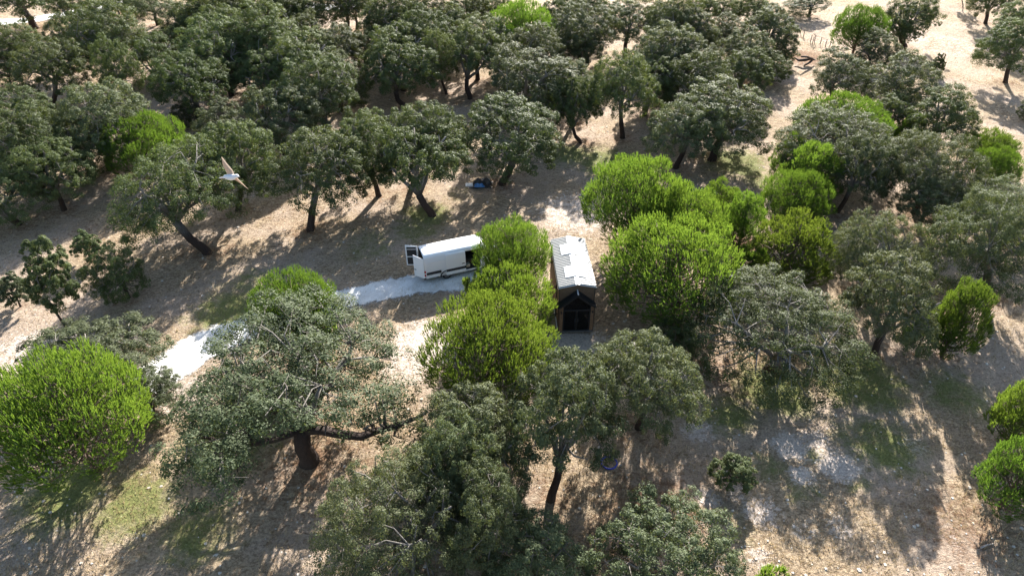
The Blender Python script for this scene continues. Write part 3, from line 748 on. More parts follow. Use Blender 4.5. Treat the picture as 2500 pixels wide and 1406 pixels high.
# ------------------------------------------------------------------ dry grass, weeds, stones
def scatter_grass():
    rng = np.random.default_rng(3); n = 230000
    y = 16+112*rng.random(n)**1.45; x = (rng.random(n)-.5)*2*(18+.78*y)
    cl = vnoise(x*.5, y*.5, 21)+.5*vnoise(x*1.7, y*1.7, 22)
    k = cl > .66; x, y = x[k], y[k]; n = len(x)
    ang = np.radians(37)+rng.normal(0, .9, n); L_ = rng.uniform(.12, .34, n); lift = rng.uniform(.12, .95, n)
    d = np.stack([np.cos(ang)*(1-lift*.7), np.sin(ang)*(1-lift*.7), lift], 1); d = unit(d)*L_[:, None]
    side = unit(np.cross(d, rand_dirs(rng, n)))*rng.uniform(.012, .024, n)[:, None]
    p = np.stack([x, y, ground_z(x, y)-.01], 1)
    me = poly_mesh('dry_grass', np.stack([p-side, p+side, p+d], 1).reshape(-1, 3), 3, n)
    o = link('dry_grass', me, None, [M['straw']]); tag(o, 'dry straw grass scattered over the ground', 'grass', None, 'stuff')
    # reddish brush at trunk feet and low weeds
    P, Nn = [], []
    for lab, loc, w, h, a in TREES:
        if rng.random() < .45:
            for _ in range(rng.integers(2, 6)):
                c = np.array([loc[0]+rng.normal(0, .9), loc[1]+rng.normal(0, .9), 0]); m = rng.integers(30, 90)
                q = c+rng.normal(0, 1, (m, 3))*np.array([.35, .35, .16]); q[:, 2] = np.abs(q[:, 2])+ground_z(q[:, 0], q[:, 1]); P.append(q); Nn.append(rand_dirs(rng, m))
    P = np.concatenate(P); Nn = np.concatenate(Nn)
    me = poly_mesh('dry_weeds', leaf_quads(rng, P, Nn, .15, .25), 4, len(P))
    o = link('dry_weeds', me, None, [M['dry_leaf']]); tag(o, 'reddish dry weeds at the feet of the trees', 'weeds', None, 'stuff')
    # pale stones and clods
    n = 2600; y = 17+95*rng.random(n)**1.5; x = (rng.random(n)-.5)*2*(14+.78*y); r = rng.uniform(.03, .10, n)*rng.uniform(.6, 1.5, n)
    base = np.array([[1,0,-.3],[0,1,-.3],[-1,0,-.3],[0,-1,-.3],[.6,.6,.35],[-.6,.5,.4],[-.5,-.6,.35],[.55,-.55,.4]])
    F = [(0,1,5,4),(1,2,5,5),(2,3,6,5),(3,0,7,6),(0,4,7,7),(4,5,6,7)]
    vs = []
    for i in range(n):
        b = base*r[i]*rng.uniform(.7, 1.3, (8, 3))+np.array([x[i], y[i], 0]); b[:, 2] += float(ground_z(x[i], y[i])); 
        for f in F: vs += [b[j] for j in f]
    me = poly_mesh('gravel', np.array(vs), 4, n*len(F)); 
    o = link('gravel', me, None, [M['stone']]); tag(o, 'small pale stones and clods strewn over the ground', 'stones', None, 'stuff')
M['stone'] = simple('stone', (.42, .38, .33), .9, noise=.35, scale=4)
scatter_grass()
# leaf litter lies under the crowns
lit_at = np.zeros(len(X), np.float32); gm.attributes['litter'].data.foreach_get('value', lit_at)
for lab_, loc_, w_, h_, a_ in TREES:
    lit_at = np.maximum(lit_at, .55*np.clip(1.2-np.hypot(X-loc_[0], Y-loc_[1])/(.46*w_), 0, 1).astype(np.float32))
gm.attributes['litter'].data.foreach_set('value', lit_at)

# ------------------------------------------------------------------ white van
M['van_white'] = simple('van_white', (.80, .81, .82), .32, noise=.02, scale=2, coat=.4)
M['black_plastic'] = simple('black_plastic', (.022, .022, .024), .5, noise=.2)
M['van_inside'] = simple('van_inside', (.045, .04, .038), .8, noise=.4, scale=3)
M['rubber'] = simple('rubber', (.02, .02, .02), .85, noise=.2)
M['rim'] = simple('rim', (.12, .12, .125), .5, metal=.3)
M['red_lens'] = simple('red_lens', (.42, .012, .015), .2)
M['clear_lens'] = simple('clear_lens', (.75, .74, .72), .15)
M['dark_glass'] = simple('dark_glass', (.012, .014, .016), .06, noise=.05)
M['carton'] = simple('carton', (.55, .5, .42), .8)
def make_van():
    p0, p1 = G(1040, 695), G(1155, 670)
    ang = math.atan2(p1[1]-p0[1], p1[0]-p0[0])
    W, H_, Lg = 1.98, 2.55, 6.7
    fwd = np.array([math.cos(ang), math.sin(ang), 0]); lft = np.array([-fwd[1], fwd[0], 0])
    o0 = p0+lft*(W/2); o0[2] = float(ground_z(o0[0], o0[1]))+.03
    van = empty('white_van', o0, ang)
    tag(van, 'white panel van parked on the gravel track with side and rear doors open', 'van')
    yn = -W/2                                     # camera side
    # shell: cross sections along the length; door gap on the camera side, open rear
    def section(x, top, bot, hw, tuck):
        zs = [bot, bot+.25*(top-bot), bot+.55*(top-bot), top-.32, top-.13, top-.03, top]
        ys = [hw*.98, hw, hw, hw-tuck, hw-tuck-.07, hw-tuck-.24, 0]
        r = [(x, -y, z) for y, z in zip(ys, zs)]; l = [(x, y, z) for y, z in zip(ys[:-1], zs[:-1])][::-1]
        return r+l
    S = [section(x, t, b, hw, tk) for x, t, b, hw, tk in [(0, H_-.03, .55, W/2, .10), (.12, H_, .45, W/2, .09), (2.0, H_+.02, .45, W/2, .08), (3.3, H_+.02, .45, W/2, .08), (4.55, H_, .45, W/2, .09),
         (4.75, H_-.06, .45, W/2, .11), (5.1, H_-.28, .45, W/2, .16), (5.95, 1.42, .45, W/2-.03, .2), (6.5, 1.14, .45, W/2-.10, .12), (6.68, .85, .45, W/2-.2, .1)]]
    mb = MB(); k = len(S[0]); vs = [v for s in S for v in s]; fs = []; 
    for i in range(len(S)-1):
        for j in range(k-1):
            if i == 3 and j in (0, 1, 2): continue          # side doorway
            fs.append((i*k+j, (i+1)*k+j, (i+1)*k+j+1, i*k+j+1))
    fs.append(tuple((len(S)-1)*k+j for j in range(k)))
    mb.add(vs, fs)
    body = mb.build('body', [M['van_white'], M['van_inside']], van, True)
    so = body.modifiers.new('solidify', 'SOLIDIFY'); so.thickness = .05; so.offset = -1; so.material_offset = 1; so.use_even_offset = False
    mb = MB(); mb.box(.05, 4.6, yn+.05, -yn-.05, .50, .56); mb.box(4.5, 4.55, yn+.08, -yn-.08, .56, 2.3)
    mb.build('load_floor', M['van_inside'], van)
    def side(x0, x1, z0, z1, y0, t, name, mat, parent=van, bevel=0):
        m = MB(); m.box(x0, x1, y0-t, y0, z0, z1); return m.build(name, mat, parent, bevel=bevel)
    side(.14, 1.32, .78, 1.02, yn-.003, .03, 'trim_strip', M['black_plastic'])
    side(.10, 1.22, .48, .79, yn-.002, .018, 'sill', M['van_white'], bevel=.01)
    side(1.98, 4.6, .42, .56, yn-.002, .018, 'sill', M['van_white'], bevel=.01)
    # pressed panel outline on the side
    m = MB()
    for a_, b_ in (((.45, 1.12), (1.7, 1.12)), ((.45, 1.12), (.45, 1.95)), ((.45, 1.95), (1.7, 1.95)), ((1.7, 1.12), (1.7, 1.95)), ((.2, 1.35), (1.95, 1.35))):
        m.bar((a_[0], yn-.004, a_[1]), (b_[0], yn-.004, b_[1]), .022, .022)
    m.build('side_crease', M['van_white'], van)
    # sliding door, pushed back along the side
    d = MB(); dy = yn-.11; zt = H_-.30
    pr = [(.62, 0), (1.4, 0), (1.9, .01), (zt, .07), (zt+.10, .12)]
    x0, x1 = 1.70, 3.30; vs = []
    for x in (x0, x1):
        for z, t in pr: vs.append((x, dy+t, z))
        for z, t in pr[::-1]: vs.append((x, dy+t+.06, z))
    n = len(pr)*2; d.add(vs, [tuple(range(n))[::-1], tuple(range(n, 2*n))]+[(i, (i+1) % n, n+(i+1) % n, n+i) for i in range(n)])
    sd = d.build('sliding_door', M['van_white'], van)
    side(3.0, 3.2, 1.28, 1.33, dy-.002, .03, 'handle', M['black_plastic'], sd)
    side(x0, x1, .78, 1.02, dy-.002, .02, 'door_trim', M['black_plastic'], sd)
    side(x0, x1, .50, .79, dy-.001, .03, 'door_sill', M['van_white'], sd)
    m = MB(); m.bar((.25, yn-.004, 1.52), (3.0, yn-.004, 1.52), .02, .04); m.build('door_rail', M['van_white'], van)
    # rear doors
    def rear_door(y, out, far):
        # door lies in the plane from the hinge (0,y) pointing backwards
        a_ = math.radians(out); dx, dyy = -math.cos(a_), math.sin(a_)*(1 if far else -1)
        hw = W/2-.03; hin = (-.02, y)
        m = MB(); P3 = lambda u, z, t=0: (hin[0]+dx*u+(-dyy)*t, hin[1]+dyy*u+dx*t, z)
        z0, z1, t = .50, H_-.10, .05
        def slab(u0, u1, za, zb, t0, t1, mm, zb2=None):
            zb2 = zb if zb2 is None else zb2
            mm.add([P3(u0, za, t0), P3(u1, za, t0), P3(u1, za, t1), P3(u0, za, t1), P3(u0, zb, t0), P3(u1, zb2, t0), P3(u1, zb2, t1), P3(u0, zb, t1)],
                   [(0,3,2,1),(4,5,6,7),(0,1,5,4),(1,2,6,5),(2,3,7,6),(3,0,4,7)])
        slab(0, hw, z0, z1-.12, -t/2, t/2, m, z1)
        dr = m.build('rear_door', M['van_white'], van, bevel=.02)
        sgn = 1 if far else -1
        m = MB()
        for za, zb in ((.62, 1.30), (1.40, 2.02), (2.08, 2.26)): slab(.10, hw-.10, za, zb, sgn*(t/2+.002), sgn*(t/2+.012), m)
        m.build('inner_panel', M['black_plastic'], dr)
        m = MB(); slab(hw-.22, hw-.06, 1.12, 1.17, -sgn*(t/2+.002), -sgn*(t/2+.03), m); m.build('handle', M['black_plastic'], dr)
    rear_door(yn+.02, -48, False); rear_door(-yn-.02, 20, True)
    for s in (-1, 1):
        tl = MB(); y_ = s*(W/2-.03)
        tl.box(-.03, .09, y_-.055, y_+.055, 1.02, 1.22); tl.build('tail_light', M['red_lens'], van, bevel=.01)
        tl = MB(); tl.box(-.03, .09, y_-.055, y_+.055, .72, .90); t2 = tl.build('tail_light', M['red_lens'], van, bevel=.01)
        tl = MB(); tl.box(-.032, .092, y_-.057, y_+.057, .905, 1.015); tl.build('reversing_light', M['clear_lens'], van, bevel=.01)
    m = MB(); m.box(-.10, .10, yn+.03, -yn-.03, .36, .55); m.build('rear_bumper', M['black_plastic'], van, bevel=.03)
    m = MB(); m.box(6.55, 6.85, yn+.12, -yn-.12, .30, .75); m.build('front_bumper', M['black_plastic'], van, bevel=.05)
    m = MB(); m.box(.6, 6.2, -.5, .5, .28, .45); m.build('chassis', M['black_plastic'], van)
    m = MB()
    m.add([(5.16, -.80, 2.20), (5.16, .80, 2.20), (5.93, .86, 1.47), (5.93, -.86, 1.47)], [(0, 3, 2, 1)]); 
    for v in range(4): m.v[v] = (m.v[v][0]+.035, m.v[v][1], m.v[v][2]+.035)
    m.build('windscreen', M['dark_glass'], van)
    for s in (-1, 1):
        m = MB(); y_ = s*(W/2+.006)
        m.add([(4.75, y_, 1.45), (5.75, y_-s*.01, 1.40), (5.25, y_-s*.09, 2.02), (4.75, y_-s*.06, 2.08)], [(0, 1, 2, 3)]); m.build('side_window', M['dark_glass'], van)
        m = MB(); m.box(6.42, 6.60, s*.62-.14, s*.62+.14, .92, 1.12); m.build('headlight', M['clear_lens'], van, bevel=.03)
        m = MB(); m.box(5.45, 5.6, s*(W/2+.14)-.1, s*(W/2+.14)+.1, 1.4, 1.75); m.build('wing_mirror', M['black_plastic'], van, bevel=.03)
    wm = None
    for x in (1.75, 5.55):
        for s in (-1, 1):
            w = empty('wheel', (x, s*(W/2-.13), .345)); w.parent = van
            m = MB(); ring = []
            prof = [(-.11, .22), (-.11, .32), (-.07, .345), (.07, .345), (.11, .32), (.11, .22)]
            nseg = 22
            for a_ in range(nseg):
                t = 2*math.pi*a_/nseg
                for yy, rr in prof: ring.append((rr*math.cos(t), yy, rr*math.sin(t)))
            q = len(prof); m.add(ring, [(a_*q+b, ((a_+1) % nseg)*q+b, ((a_+1) % nseg)*q+(b+1) % q, a_*q+(b+1) % q) for a_ in range(nseg) for b in range(q)])
            m.build('tyre', M['rubber'], w, True)
            m = MB(); disc = [(0, s*.07, 0)]+[(.22*math.cos(2*math.pi*i/22), s*.09, .22*math.sin(2*math.pi*i/22)) for i in range(22)]
            m.add(disc, [(0, 1+i, 1+(i+1) % 22) for i in range(22)]); m.build('rim', M['rim'], w)
            m = MB(); m.tube([(x+.50*math.cos(t), s*(W/2+.004), .36+.50*math.sin(t)) for t in np.linspace(.1, 3.04, 12)], [.05]*12, 6); m.build('wheel_arch', M['black_plastic'], van, True)
    # things in the load bay
    def loose(name, box, mat, label, cat):
        m = MB(); x0, x1, y0, y1, z0, z1 = box; m.box(x0, x1, y0, y1, z0, z1)
        m.box(x0+.02, x1-.02, (y0+y1)/2-.02, (y0+y1)/2+.02, z1+.001, z1+.006); c = m.build(name, mat, None, bevel=.01)
        c.location = o0; c.rotation_euler = (0, 0, ang); tag(c, label, cat)
    loose('carton', (3.45, 3.75, -.75, -.45, .57, .82), M['carton'], 'pale small carton on the van floor inside the open side door', 'box')
    loose('carton', (3.6, 4.1, -.4, .2, .57, 1.1), M['van_inside'], 'dark crate inside the open side door of the van', 'crate')
    return o0, ang
make_van()

# ------------------------------------------------------------------ timber cabin on wheels
M['cabin_wood'] = simple('cabin_wood', (.15, .095, .06), .75, noise=.45, scale=7, bump=.2)
M['cabin_wood_side'] = simple('cabin_wood_side', (.20, .12, .07), .75, noise=.4, scale=6, bump=.2)
M['roof_metal'] = simple('roof_metal', (.40, .40, .39), .45, metal=.0, noise=.08, scale=3)
M['black_metal'] = simple('black_metal', (.018, .018, .02), .42, noise=.2)
M['white_trim_and_glare'] = simple('white_trim_and_glare', (.82, .82, .82), .35, noise=.03)  # white trim; on the roof panels this white stands in for glare
M['cabin_inside'] = simple('cabin_inside', (.16, .11, .07), .8)
M['trailer'] = simple('trailer', (.10, .10, .10), .6)
def glass_mat():
    m, N, L = new_mat('cabin_glass'); out = N.new('ShaderNodeOutputMaterial')
    t = N.new('ShaderNodeBsdfTransparent'); t.inputs[0].default_value = (.16, .17, .19, 1)
    g = N.new('ShaderNodeBsdfGlossy'); g.inputs['Roughness'].default_value = .03
    f = N.new('ShaderNodeFresnel'); f.inputs[0].default_value = 1.5
    x = N.new('ShaderNodeMixShader'); L.new(f.outputs[0], x.inputs[0]); L.new(t.outputs[0], x.inputs[1]); L.new(g.outputs[0], x.inputs[2]); L.new(x.outputs[0], out.inputs[0])
    return m
M['cabin_glass'] = glass_mat()
def make_cabin():
    f = (G(1363, 815)+G(1446, 813))/2; f[2] = float(ground_z(f[0], f[1]))
    cab = empty('timber_cabin', f, math.radians(3.0))
    tag(cab, 'narrow dark timber cabin on a trailer with ribbed metal roof and glazed gable', 'cabin')
    HW, Y0, Y1, ZF, ZE, ZR = 1.22, .52, 6.35, .32, 3.72, 4.0
    EB, RB, YB = 2.46, 3.52, 0.0        # front bay: eave, ridge, front plane
    def planks(name, a, b, z0, z1f, mat, nrm, pitch=.13, t=.02):
        """upright boards with open joints along the line a-b"""
        a, b = Vector(a), Vector(b); n = max(1, round((b-a).length/pitch)); d = (b-a)/n; nv = Vector(nrm); m = MB(); rng = random.Random(3)
        for i in range(n):
            p, q = a+d*(i+.04), a+d*(i+.96); tt = t+rng.uniform(-.004, .006)
            zt0, zt1 = z1f((i+.04)/n), z1f((i+.96)/n)
            vs = [(*p, z0), (*q, z0), (*(q+nv*tt), z0), (*(p+nv*tt), z0), (*p, zt0), (*q, zt1), (*(q+nv*tt), zt1), (*(p+nv*tt), zt0)]
            m.add(vs, [(0,3,2,1),(4,5,6,7),(0,1,5,4),(1,2,6,5),(2,3,7,6),(3,0,4,7)])
        return m.build(name, mat, cab)
    # wall cores
    m = MB()
    m.box(-HW, -HW+.08, Y0, Y1, ZF, ZE); m.box(HW-.08, HW, Y0, Y1, ZF, ZE)
    gable = lambda y, y2: m.add([(-HW+.081, y, ZF), (HW-.081, y, ZF), (HW-.081, y, ZE), (0, y, ZR-.02), (-HW+.081, y, ZE), (-HW+.081, y2, ZF), (HW-.081, y2, ZF), (HW-.081, y2, ZE), (0, y2, ZR-.02), (-HW+.081, y2, ZE)],
                               [(0,1,2,3,4),(9,8,7,6,5),(0,5,6,1),(1,6,7,2),(2,7,8,3),(3,8,9,4),(4,9,5,0)])
    gable(Y1-.08, Y1)
    # front wall above the bay only
    m.add([(-HW+.081, Y0, 2.3), (HW-.081, Y0, 2.3), (HW-.081, Y0, ZE), (0, Y0, ZR-.02), (-HW+.081, Y0, ZE), (-HW+.081, Y0+.06, 2.3), (HW-.081, Y0+.06, 2.3), (HW-.081, Y0+.06, ZE), (0, Y0+.06, ZR-.02), (-HW+.081, Y0+.06, ZE)],
          [(0,1,2,3,4),(9,8,7,6,5),(0,5,6,1),(1,6,7,2),(2,7,8,3),(3,8,9,4),(4,9,5,0)])
    m.build('wall', M['cabin_inside'], cab)
    planks('side_cladding', (-HW-.002, Y1), (-HW-.002, Y0), ZF, lambda t: ZE, M['cabin_wood_side'], (-1, 0))
    planks('side_cladding', (HW+.002, Y0), (HW+.002, Y1), ZF, lambda t: ZE, M['cabin_wood_side'], (1, 0))
    planks('front_cladding', (-HW, Y0-.002), (HW, Y0-.002), 2.2, lambda t: ZE+(ZR-ZE)*(1-abs(2*t-1))-.03, M['cabin_wood'], (0, -1))
    planks('rear_cladding', (HW, Y1+.002), (-HW, Y1+.002), ZF, lambda t: ZE+(ZR-ZE)*(1-abs(2*t-1))-.03, M['cabin_wood'], (0, 1))
    for x in (-HW-.02, HW+.02):
        m = MB(); m.box(x-.03, x+.03, Y0-.05, Y0+.02, ZF, ZE); m.build('corner_trim', M['black_metal'], cab)
    # floor and trailer
    m = MB(); m.box(-HW+.01, HW-.01, .05, Y1-.01, ZF-.12, ZF+.02); m.build('floor', M['cabin_inside'], cab)
    m = MB()
    for x in (-.9, .9): m.box(x-.06, x+.06, -.1, Y1+.1, .06, ZF-.125)
    for y in (.1, 2.0, 4.2, 6.2): m.box(-1.15, 1.15, y-.05, y+.05, .08, .18)
    m.bar((-.8, Y1, .13), (0, Y1+1.1, .13), .1); m.bar((.8, Y1, .13), (0, Y1+1.1, .13), .1)
    m.build('trailer_frame', M['trailer'], cab)
    for y in (3.0, 3.75):
        for s in (-1, 1):
            m = MB(); m.tube([(s*1.0, y, .30), (s*1.02, y, .30), (s*1.18, y, .30), (s*1.2, y, .30)], [.2, .31, .31, .2], 18); m.build('wheel', M['rubber'], cab)
    m = MB(); m.box(-1.2, 1.2, -.12, -.02, .20, .27); m.build('front_step', M['trailer'], cab)
    m = MB(); m.box(-HW-.09, -HW-.02, .3, 3.0, .12, .26); m.build('side_skirt', M['white_trim_and_glare'], cab)
    # ribbed roof: two slopes, each a folded sheet
    pitch = .195
    for s in (-1, 1):
        m = MB(); ys = []; y = Y0-.10; up = 0
        prof = [(0, 0), (.105, 0), (.115, .09), (.160, .09), (.175, 0)]
        while y < Y1+.06:
            for dy_, dz in prof: ys.append((y+dy_, dz))
            y += pitch
        ev, rv = (s*(HW+.08), ZE+.0), (0, ZR+.03)
        vs = []
        for y_, dz in ys:
            vs += [(ev[0], y_, ev[1]+dz+.03), (rv[0]+s*.02, y_, rv[1]+dz)]
        m.add(vs, [((2*i, 2*i+1, 2*i+3, 2*i+2) if s < 0 else (2*i, 2*i+2, 2*i+3, 2*i+1)) for i in range(len(ys)-1)])
        o = m.build('roof_sheet', M['roof_metal'], cab); so = o.modifiers.new('solidify', 'SOLIDIFY'); so.thickness = .02; so.offset = -1
    m = MB()
    for s in (-1, 1):
        m.add([(0, Y0-.13, ZR+.12), (s*.15, Y0-.13, ZR+.085), (s*.15, Y1+.10, ZR+.085), (0, Y1+.10, ZR+.12)], [(0, 1, 2, 3) if s > 0 else (3, 2, 1, 0)])
    m.build('ridge_cap', M['white_trim_and_glare'], cab)
    for y in (2.0, 4.75):
        m = MB(); hw = .72; d = .62
        for s in (-1, 1):
            zi, zo = ZR+.17, ZR+.17-(ZR-ZE)/HW*hw
            m.add([(0, y-d, zi), (s*hw, y-d, zo), (s*hw, y+d, zo), (0, y+d, zi), (0, y-d, zi-.09), (s*hw, y-d, zo-.12), (s*hw, y+d, zo-.12), (0, y+d, zi-.09)],
                  [(0,1,2,3),(7,6,5,4),(0,4,5,1),(1,5,6,2),(2,6,7,3)])
        m.build('roof_panel', M['white_trim_and_glare'], cab)  # sun glare on the panels is put into their white colour
    for s in (-1, 1):
        m = MB(); m.bar((s*(HW+.10), Y0-.1, ZE-.06), (s*(HW+.10), Y1+.06, ZE-.06), .07, .08); m.build('gutter', M['black_metal'], cab)
    m = MB(); m.tube([(-HW-.1, 1.6, ZE-.1), (-HW-.08, 1.6, .3), (-HW-.35, 1.55, .18)], [.04]*3, 8); m.build('downpipe', M['black_metal'], cab)
    m = MB(); m.bar((-HW-.03, .9, 1.15), (-HW-.62, .75, 1.05), .07); m.build('side_arm', M['black_metal'], cab)
    m = MB(); m.box(-HW-.12, -HW-.025, 2.2, 2.32, 2.45, 2.6); m.build('side_lamp', M['black_metal'], cab)
    # front bay: steep little gable
    rf = []
    for s in (-1, 1):
        m = MB(); e, r = (s*(HW+.14), EB-.06), (0, RB+.05)
        m.add([(e[0], YB-.12, e[1]), (r[0], YB-.12, r[1]), (r[0], Y0-.03, r[1]), (e[0], Y0-.03, e[1])], [(0, 1, 2, 3) if s < 0 else (3, 2, 1, 0)])
        o = m.build('bay_roof', M['black_metal'], cab); so = o.modifiers.new('solidify', 'SOLIDIFY'); so.thickness = .05; so.offset = -1
        m = MB()
        for y in (YB-.09, YB+.06, YB+.21, YB+.36): m.bar((e[0]*.99, y, e[1]+.035), (r[0]+s*.03, y, r[1]+.02), .03, .04)
        m.build('standing_seam', M['black_metal'], o)
        m = MB(); m.bar((s*(HW+.02), YB-.135, EB-.02), (0, YB-.135, RB-.06), .03, .10); m.build('barge_board', M['black_metal'], cab)
    m = MB(); m.bar((0, YB-.14, RB+.07), (0, Y0-.04, RB+.07), .09, .03); m.build('bay_ridge_cap', M['roof_metal'], cab)
    for s in (-1, 1):
        xa, xb = (s*(HW-.02), s*(HW-.26))
        planks('bay_post', (min(xa, xb), YB-.002), (max(xa, xb), YB-.002), .22, lambda t: EB-.03, M['cabin_wood_side'], (0, -1), pitch=.12)
        m = MB(); m.box(s*HW-.04 if s > 0 else -HW, HW if s > 0 else -HW+.04, YB, Y0-.01, .22, EB-.08); m.build('bay_side_wall', M['cabin_wood'], cab)
        m = MB(); m.box(min(s*(HW-.0), s*(HW+.03)), max(s*(HW-.0), s*(HW+.03)), YB-.03, YB+.03, .2, EB); m.build('corner_trim', M['black_metal'], cab)
        m = MB(); m.box(s*(HW-.12)-.05, s*(HW-.12)+.05, YB-.12, YB-.03, 1.92, 2.06); m.build('wall_lamp', M['black_metal'], cab, bevel=.01)
    # glazed doors
    xo = HW-.28
    m = MB()
    m.bar((-xo, YB, .30), (-xo, YB, 2.52), .07); m.bar((xo, YB, .30), (xo, YB, 2.52), .07); m.bar((-xo, YB, 2.16), (xo, YB, 2.16), .09); m.bar((-xo, YB, .27), (xo, YB, .27), .07)
    m.bar((-xo, YB, 2.52), (0, YB, RB-.18), .07); m.bar((xo, YB, 2.52), (0, YB, RB-.18), .07)
    m.build('glazing_frame', M['black_metal'], cab)
    for s in (-1, 1):
        m = MB(); a_, b_ = s*.02, s*(xo-.04)
        for p, q in (((a_, .32), (a_, 2.10)), ((b_, .32), (b_, 2.10)), ((a_, .34), (b_, .34)), ((a_, 2.09), (b_, 2.09))):
            m.bar((p[0]+s*.035*(p[0] == a_ and q[0] == a_), YB-.005, p[1]), (q[0]+s*.035*(p[0] == a_ and q[0] == a_), YB-.005, q[1]), .06, .05)
        dr = m.build('glass_door', M['black_metal'], cab)
        xl, xr = sorted((a_+s*.06, b_-s*.03)); m = MB(); m.add([(xl, YB+.004, .37), (xr, YB+.004, .37), (xr, YB+.004, 2.06), (xl, YB+.004, 2.06)], [(0, 1, 2, 3)]); m.build('pane', M['cabin_glass'], dr)
        m = MB(); m.bar((s*.10, YB-.06, 1.12), (s*.10, YB-.06, 1.42), .03); m.build('handle', M['rim'], dr)
    m = MB(); m.add([(-xo+.03, YB+.004, 2.20), (xo-.03, YB+.004, 2.20), (xo-.03, YB+.004, 2.50), (0, YB+.004, RB-.23), (-xo+.03, YB+.004, 2.50)], [(0, 1, 2, 3, 4)])
    m.build('gable_pane', M['cabin_glass'], cab)
    # loft edge seen through the gable glass
    m = MB(); m.box(-xo, xo, .9, 2.6, 2.2, 2.28); m.bar((-xo, .88, 2.75), (xo, .88, 2.75), .03); m.bar((-xo, .88, 2.5), (xo, .88, 2.5), .02); m.build('loft', M['cabin_inside'], cab)
make_cabin()

# ------------------------------------------------------------------ fence, fallen wood
def make_fence():
    posts = [((1954, 81), 69), ((1962, 89), 60), ((1978, 104), 84), ((1983, 108), 69), ((1988, 103), 88), ((2002, 108), 80), ((2015, 114), 97), ((2026, 113), 88), ((1943, 77), 60)]
    g0 = G(1990, 106); fe = empty('wire_fence', (g0[0], g0[1], 0)); tag(fe, 'thin wooden fence posts beside the pale clearing at upper right', 'fence')
    rng = random.Random(2); tops = []
    for (bx, by), ty in posts:
        g = G(bx, by)-np.array([g0[0], g0[1], 0]); D = math.hypot(*G(bx, by)[:2]); 
        ang = PITCH-math.atan((703-ty)/FPX); hgt = CAM_H-D*math.tan(ang); hgt = min(max(hgt, 1.0), 2.4)
        ln = (rng.uniform(-.08, .08), rng.uniform(-.08, .08)); m = MB()
        m.tube([(g[0], g[1], -.1), (g[0]+ln[0]*.5, g[1]+ln[1]*.5, hgt*.5), (g[0]+ln[0], g[1]+ln[1], hgt)], [.055, .05, .045], 7); m.build('post', M['post_wood'], fe); tops.append((g[0], g[1], hgt))
    tops.sort()
    m = MB()
    for p, q in zip(tops, tops[1:]):
        for k in (.35, .65): m.tube([(p[0], p[1], k*1.4), (q[0], q[1], k*1.4)], [.012, .012], 4)
    m.build('wire', M['post_wood'], fe)
    m = MB(); p, q = G(1980, 106)-np.array([g0[0], g0[1], 0]), G(1988, 104)-np.array([g0[0], g0[1], 0]); m.bar((p[0], p[1], 1.35), (q[0], q[1], .95), .06); m.build('rail', M['post_wood'], fe)
make_fence()
def branch(name, pix, label, mat, cat, forks=()):
    m = MB(); o = G(*pix[0][:2]); e = empty(name, (o[0], o[1], 0)); 
    def line(pp):
        pts = []
        for x, y, z, r in pp:
            g = G(x, y, z); pts.append((g[0]-o[0], g[1]-o[1], z+float(ground_z(g[0], g[1]))))
        return pts, [q[3] for q in pp]
    p, r = line(pix); m.tube(p, r, 7)
    b = m.build('stem', mat, e, True)
    for f in forks:
        m = MB(); p, r = line(f); m.tube(p, r, 6); m.build('limb', mat, e, True)
    tag(e, label, cat)
branch('fallen_branch', [(1990, 146, .5, .10), (1980, 143, .8, .16), (1965, 146, .7, .2), (1950, 148, .5, .16), (1942, 142, .7, .08)], 'blackened fallen branch with three prongs below the fence', M['dead_wood'], 'branch',
       [[(1984, 144, .8, .16), (1970, 138, 1.2, .14), (1957, 138, 1.5, .10)], [(1983, 147, .6, .16), (1974, 154, .3, .14), (1963, 160, .1, .1)]])
branch('fallen_branch', [(1700, 232, .3, .09), (1712, 228, .6, .08), (1724, 238, .4, .07), (1735, 246, .1, .04)], 'pale bleached branch lying under the oaks at upper right centre', M['pale_wood'], 'branch', [[(1712, 228, .6, .06), (1706, 222, .9, .03)]])
branch('fallen_branch', [(1048, 270, .1, .05), (1040, 262, .8, .05), (1033, 257, 1.2, .04), (1041, 252, 1.6, .03), (1035, 249, 1.9, .02)], 'bare crooked pale branch above the big central oak', M['pale_wood'], 'branch')
branch('fallen_branch', [(2393, 1338, .06, .05), (2408, 1331, .08, .05), (2425, 1327, .05, .03)], 'short dry stick lying on shaded ground at lower right', M['pale_wood'], 'branch')
branch('fallen_branch', [(1915, 188, .2, .05), (1930, 197, .3, .04), (1942, 207, .1, .03)], 'thin branch lying on bare ground below the low oak near the fence', M['pale_wood'], 'branch', [[(1930, 197, .3, .03), (1945, 195, .3, .02)]])

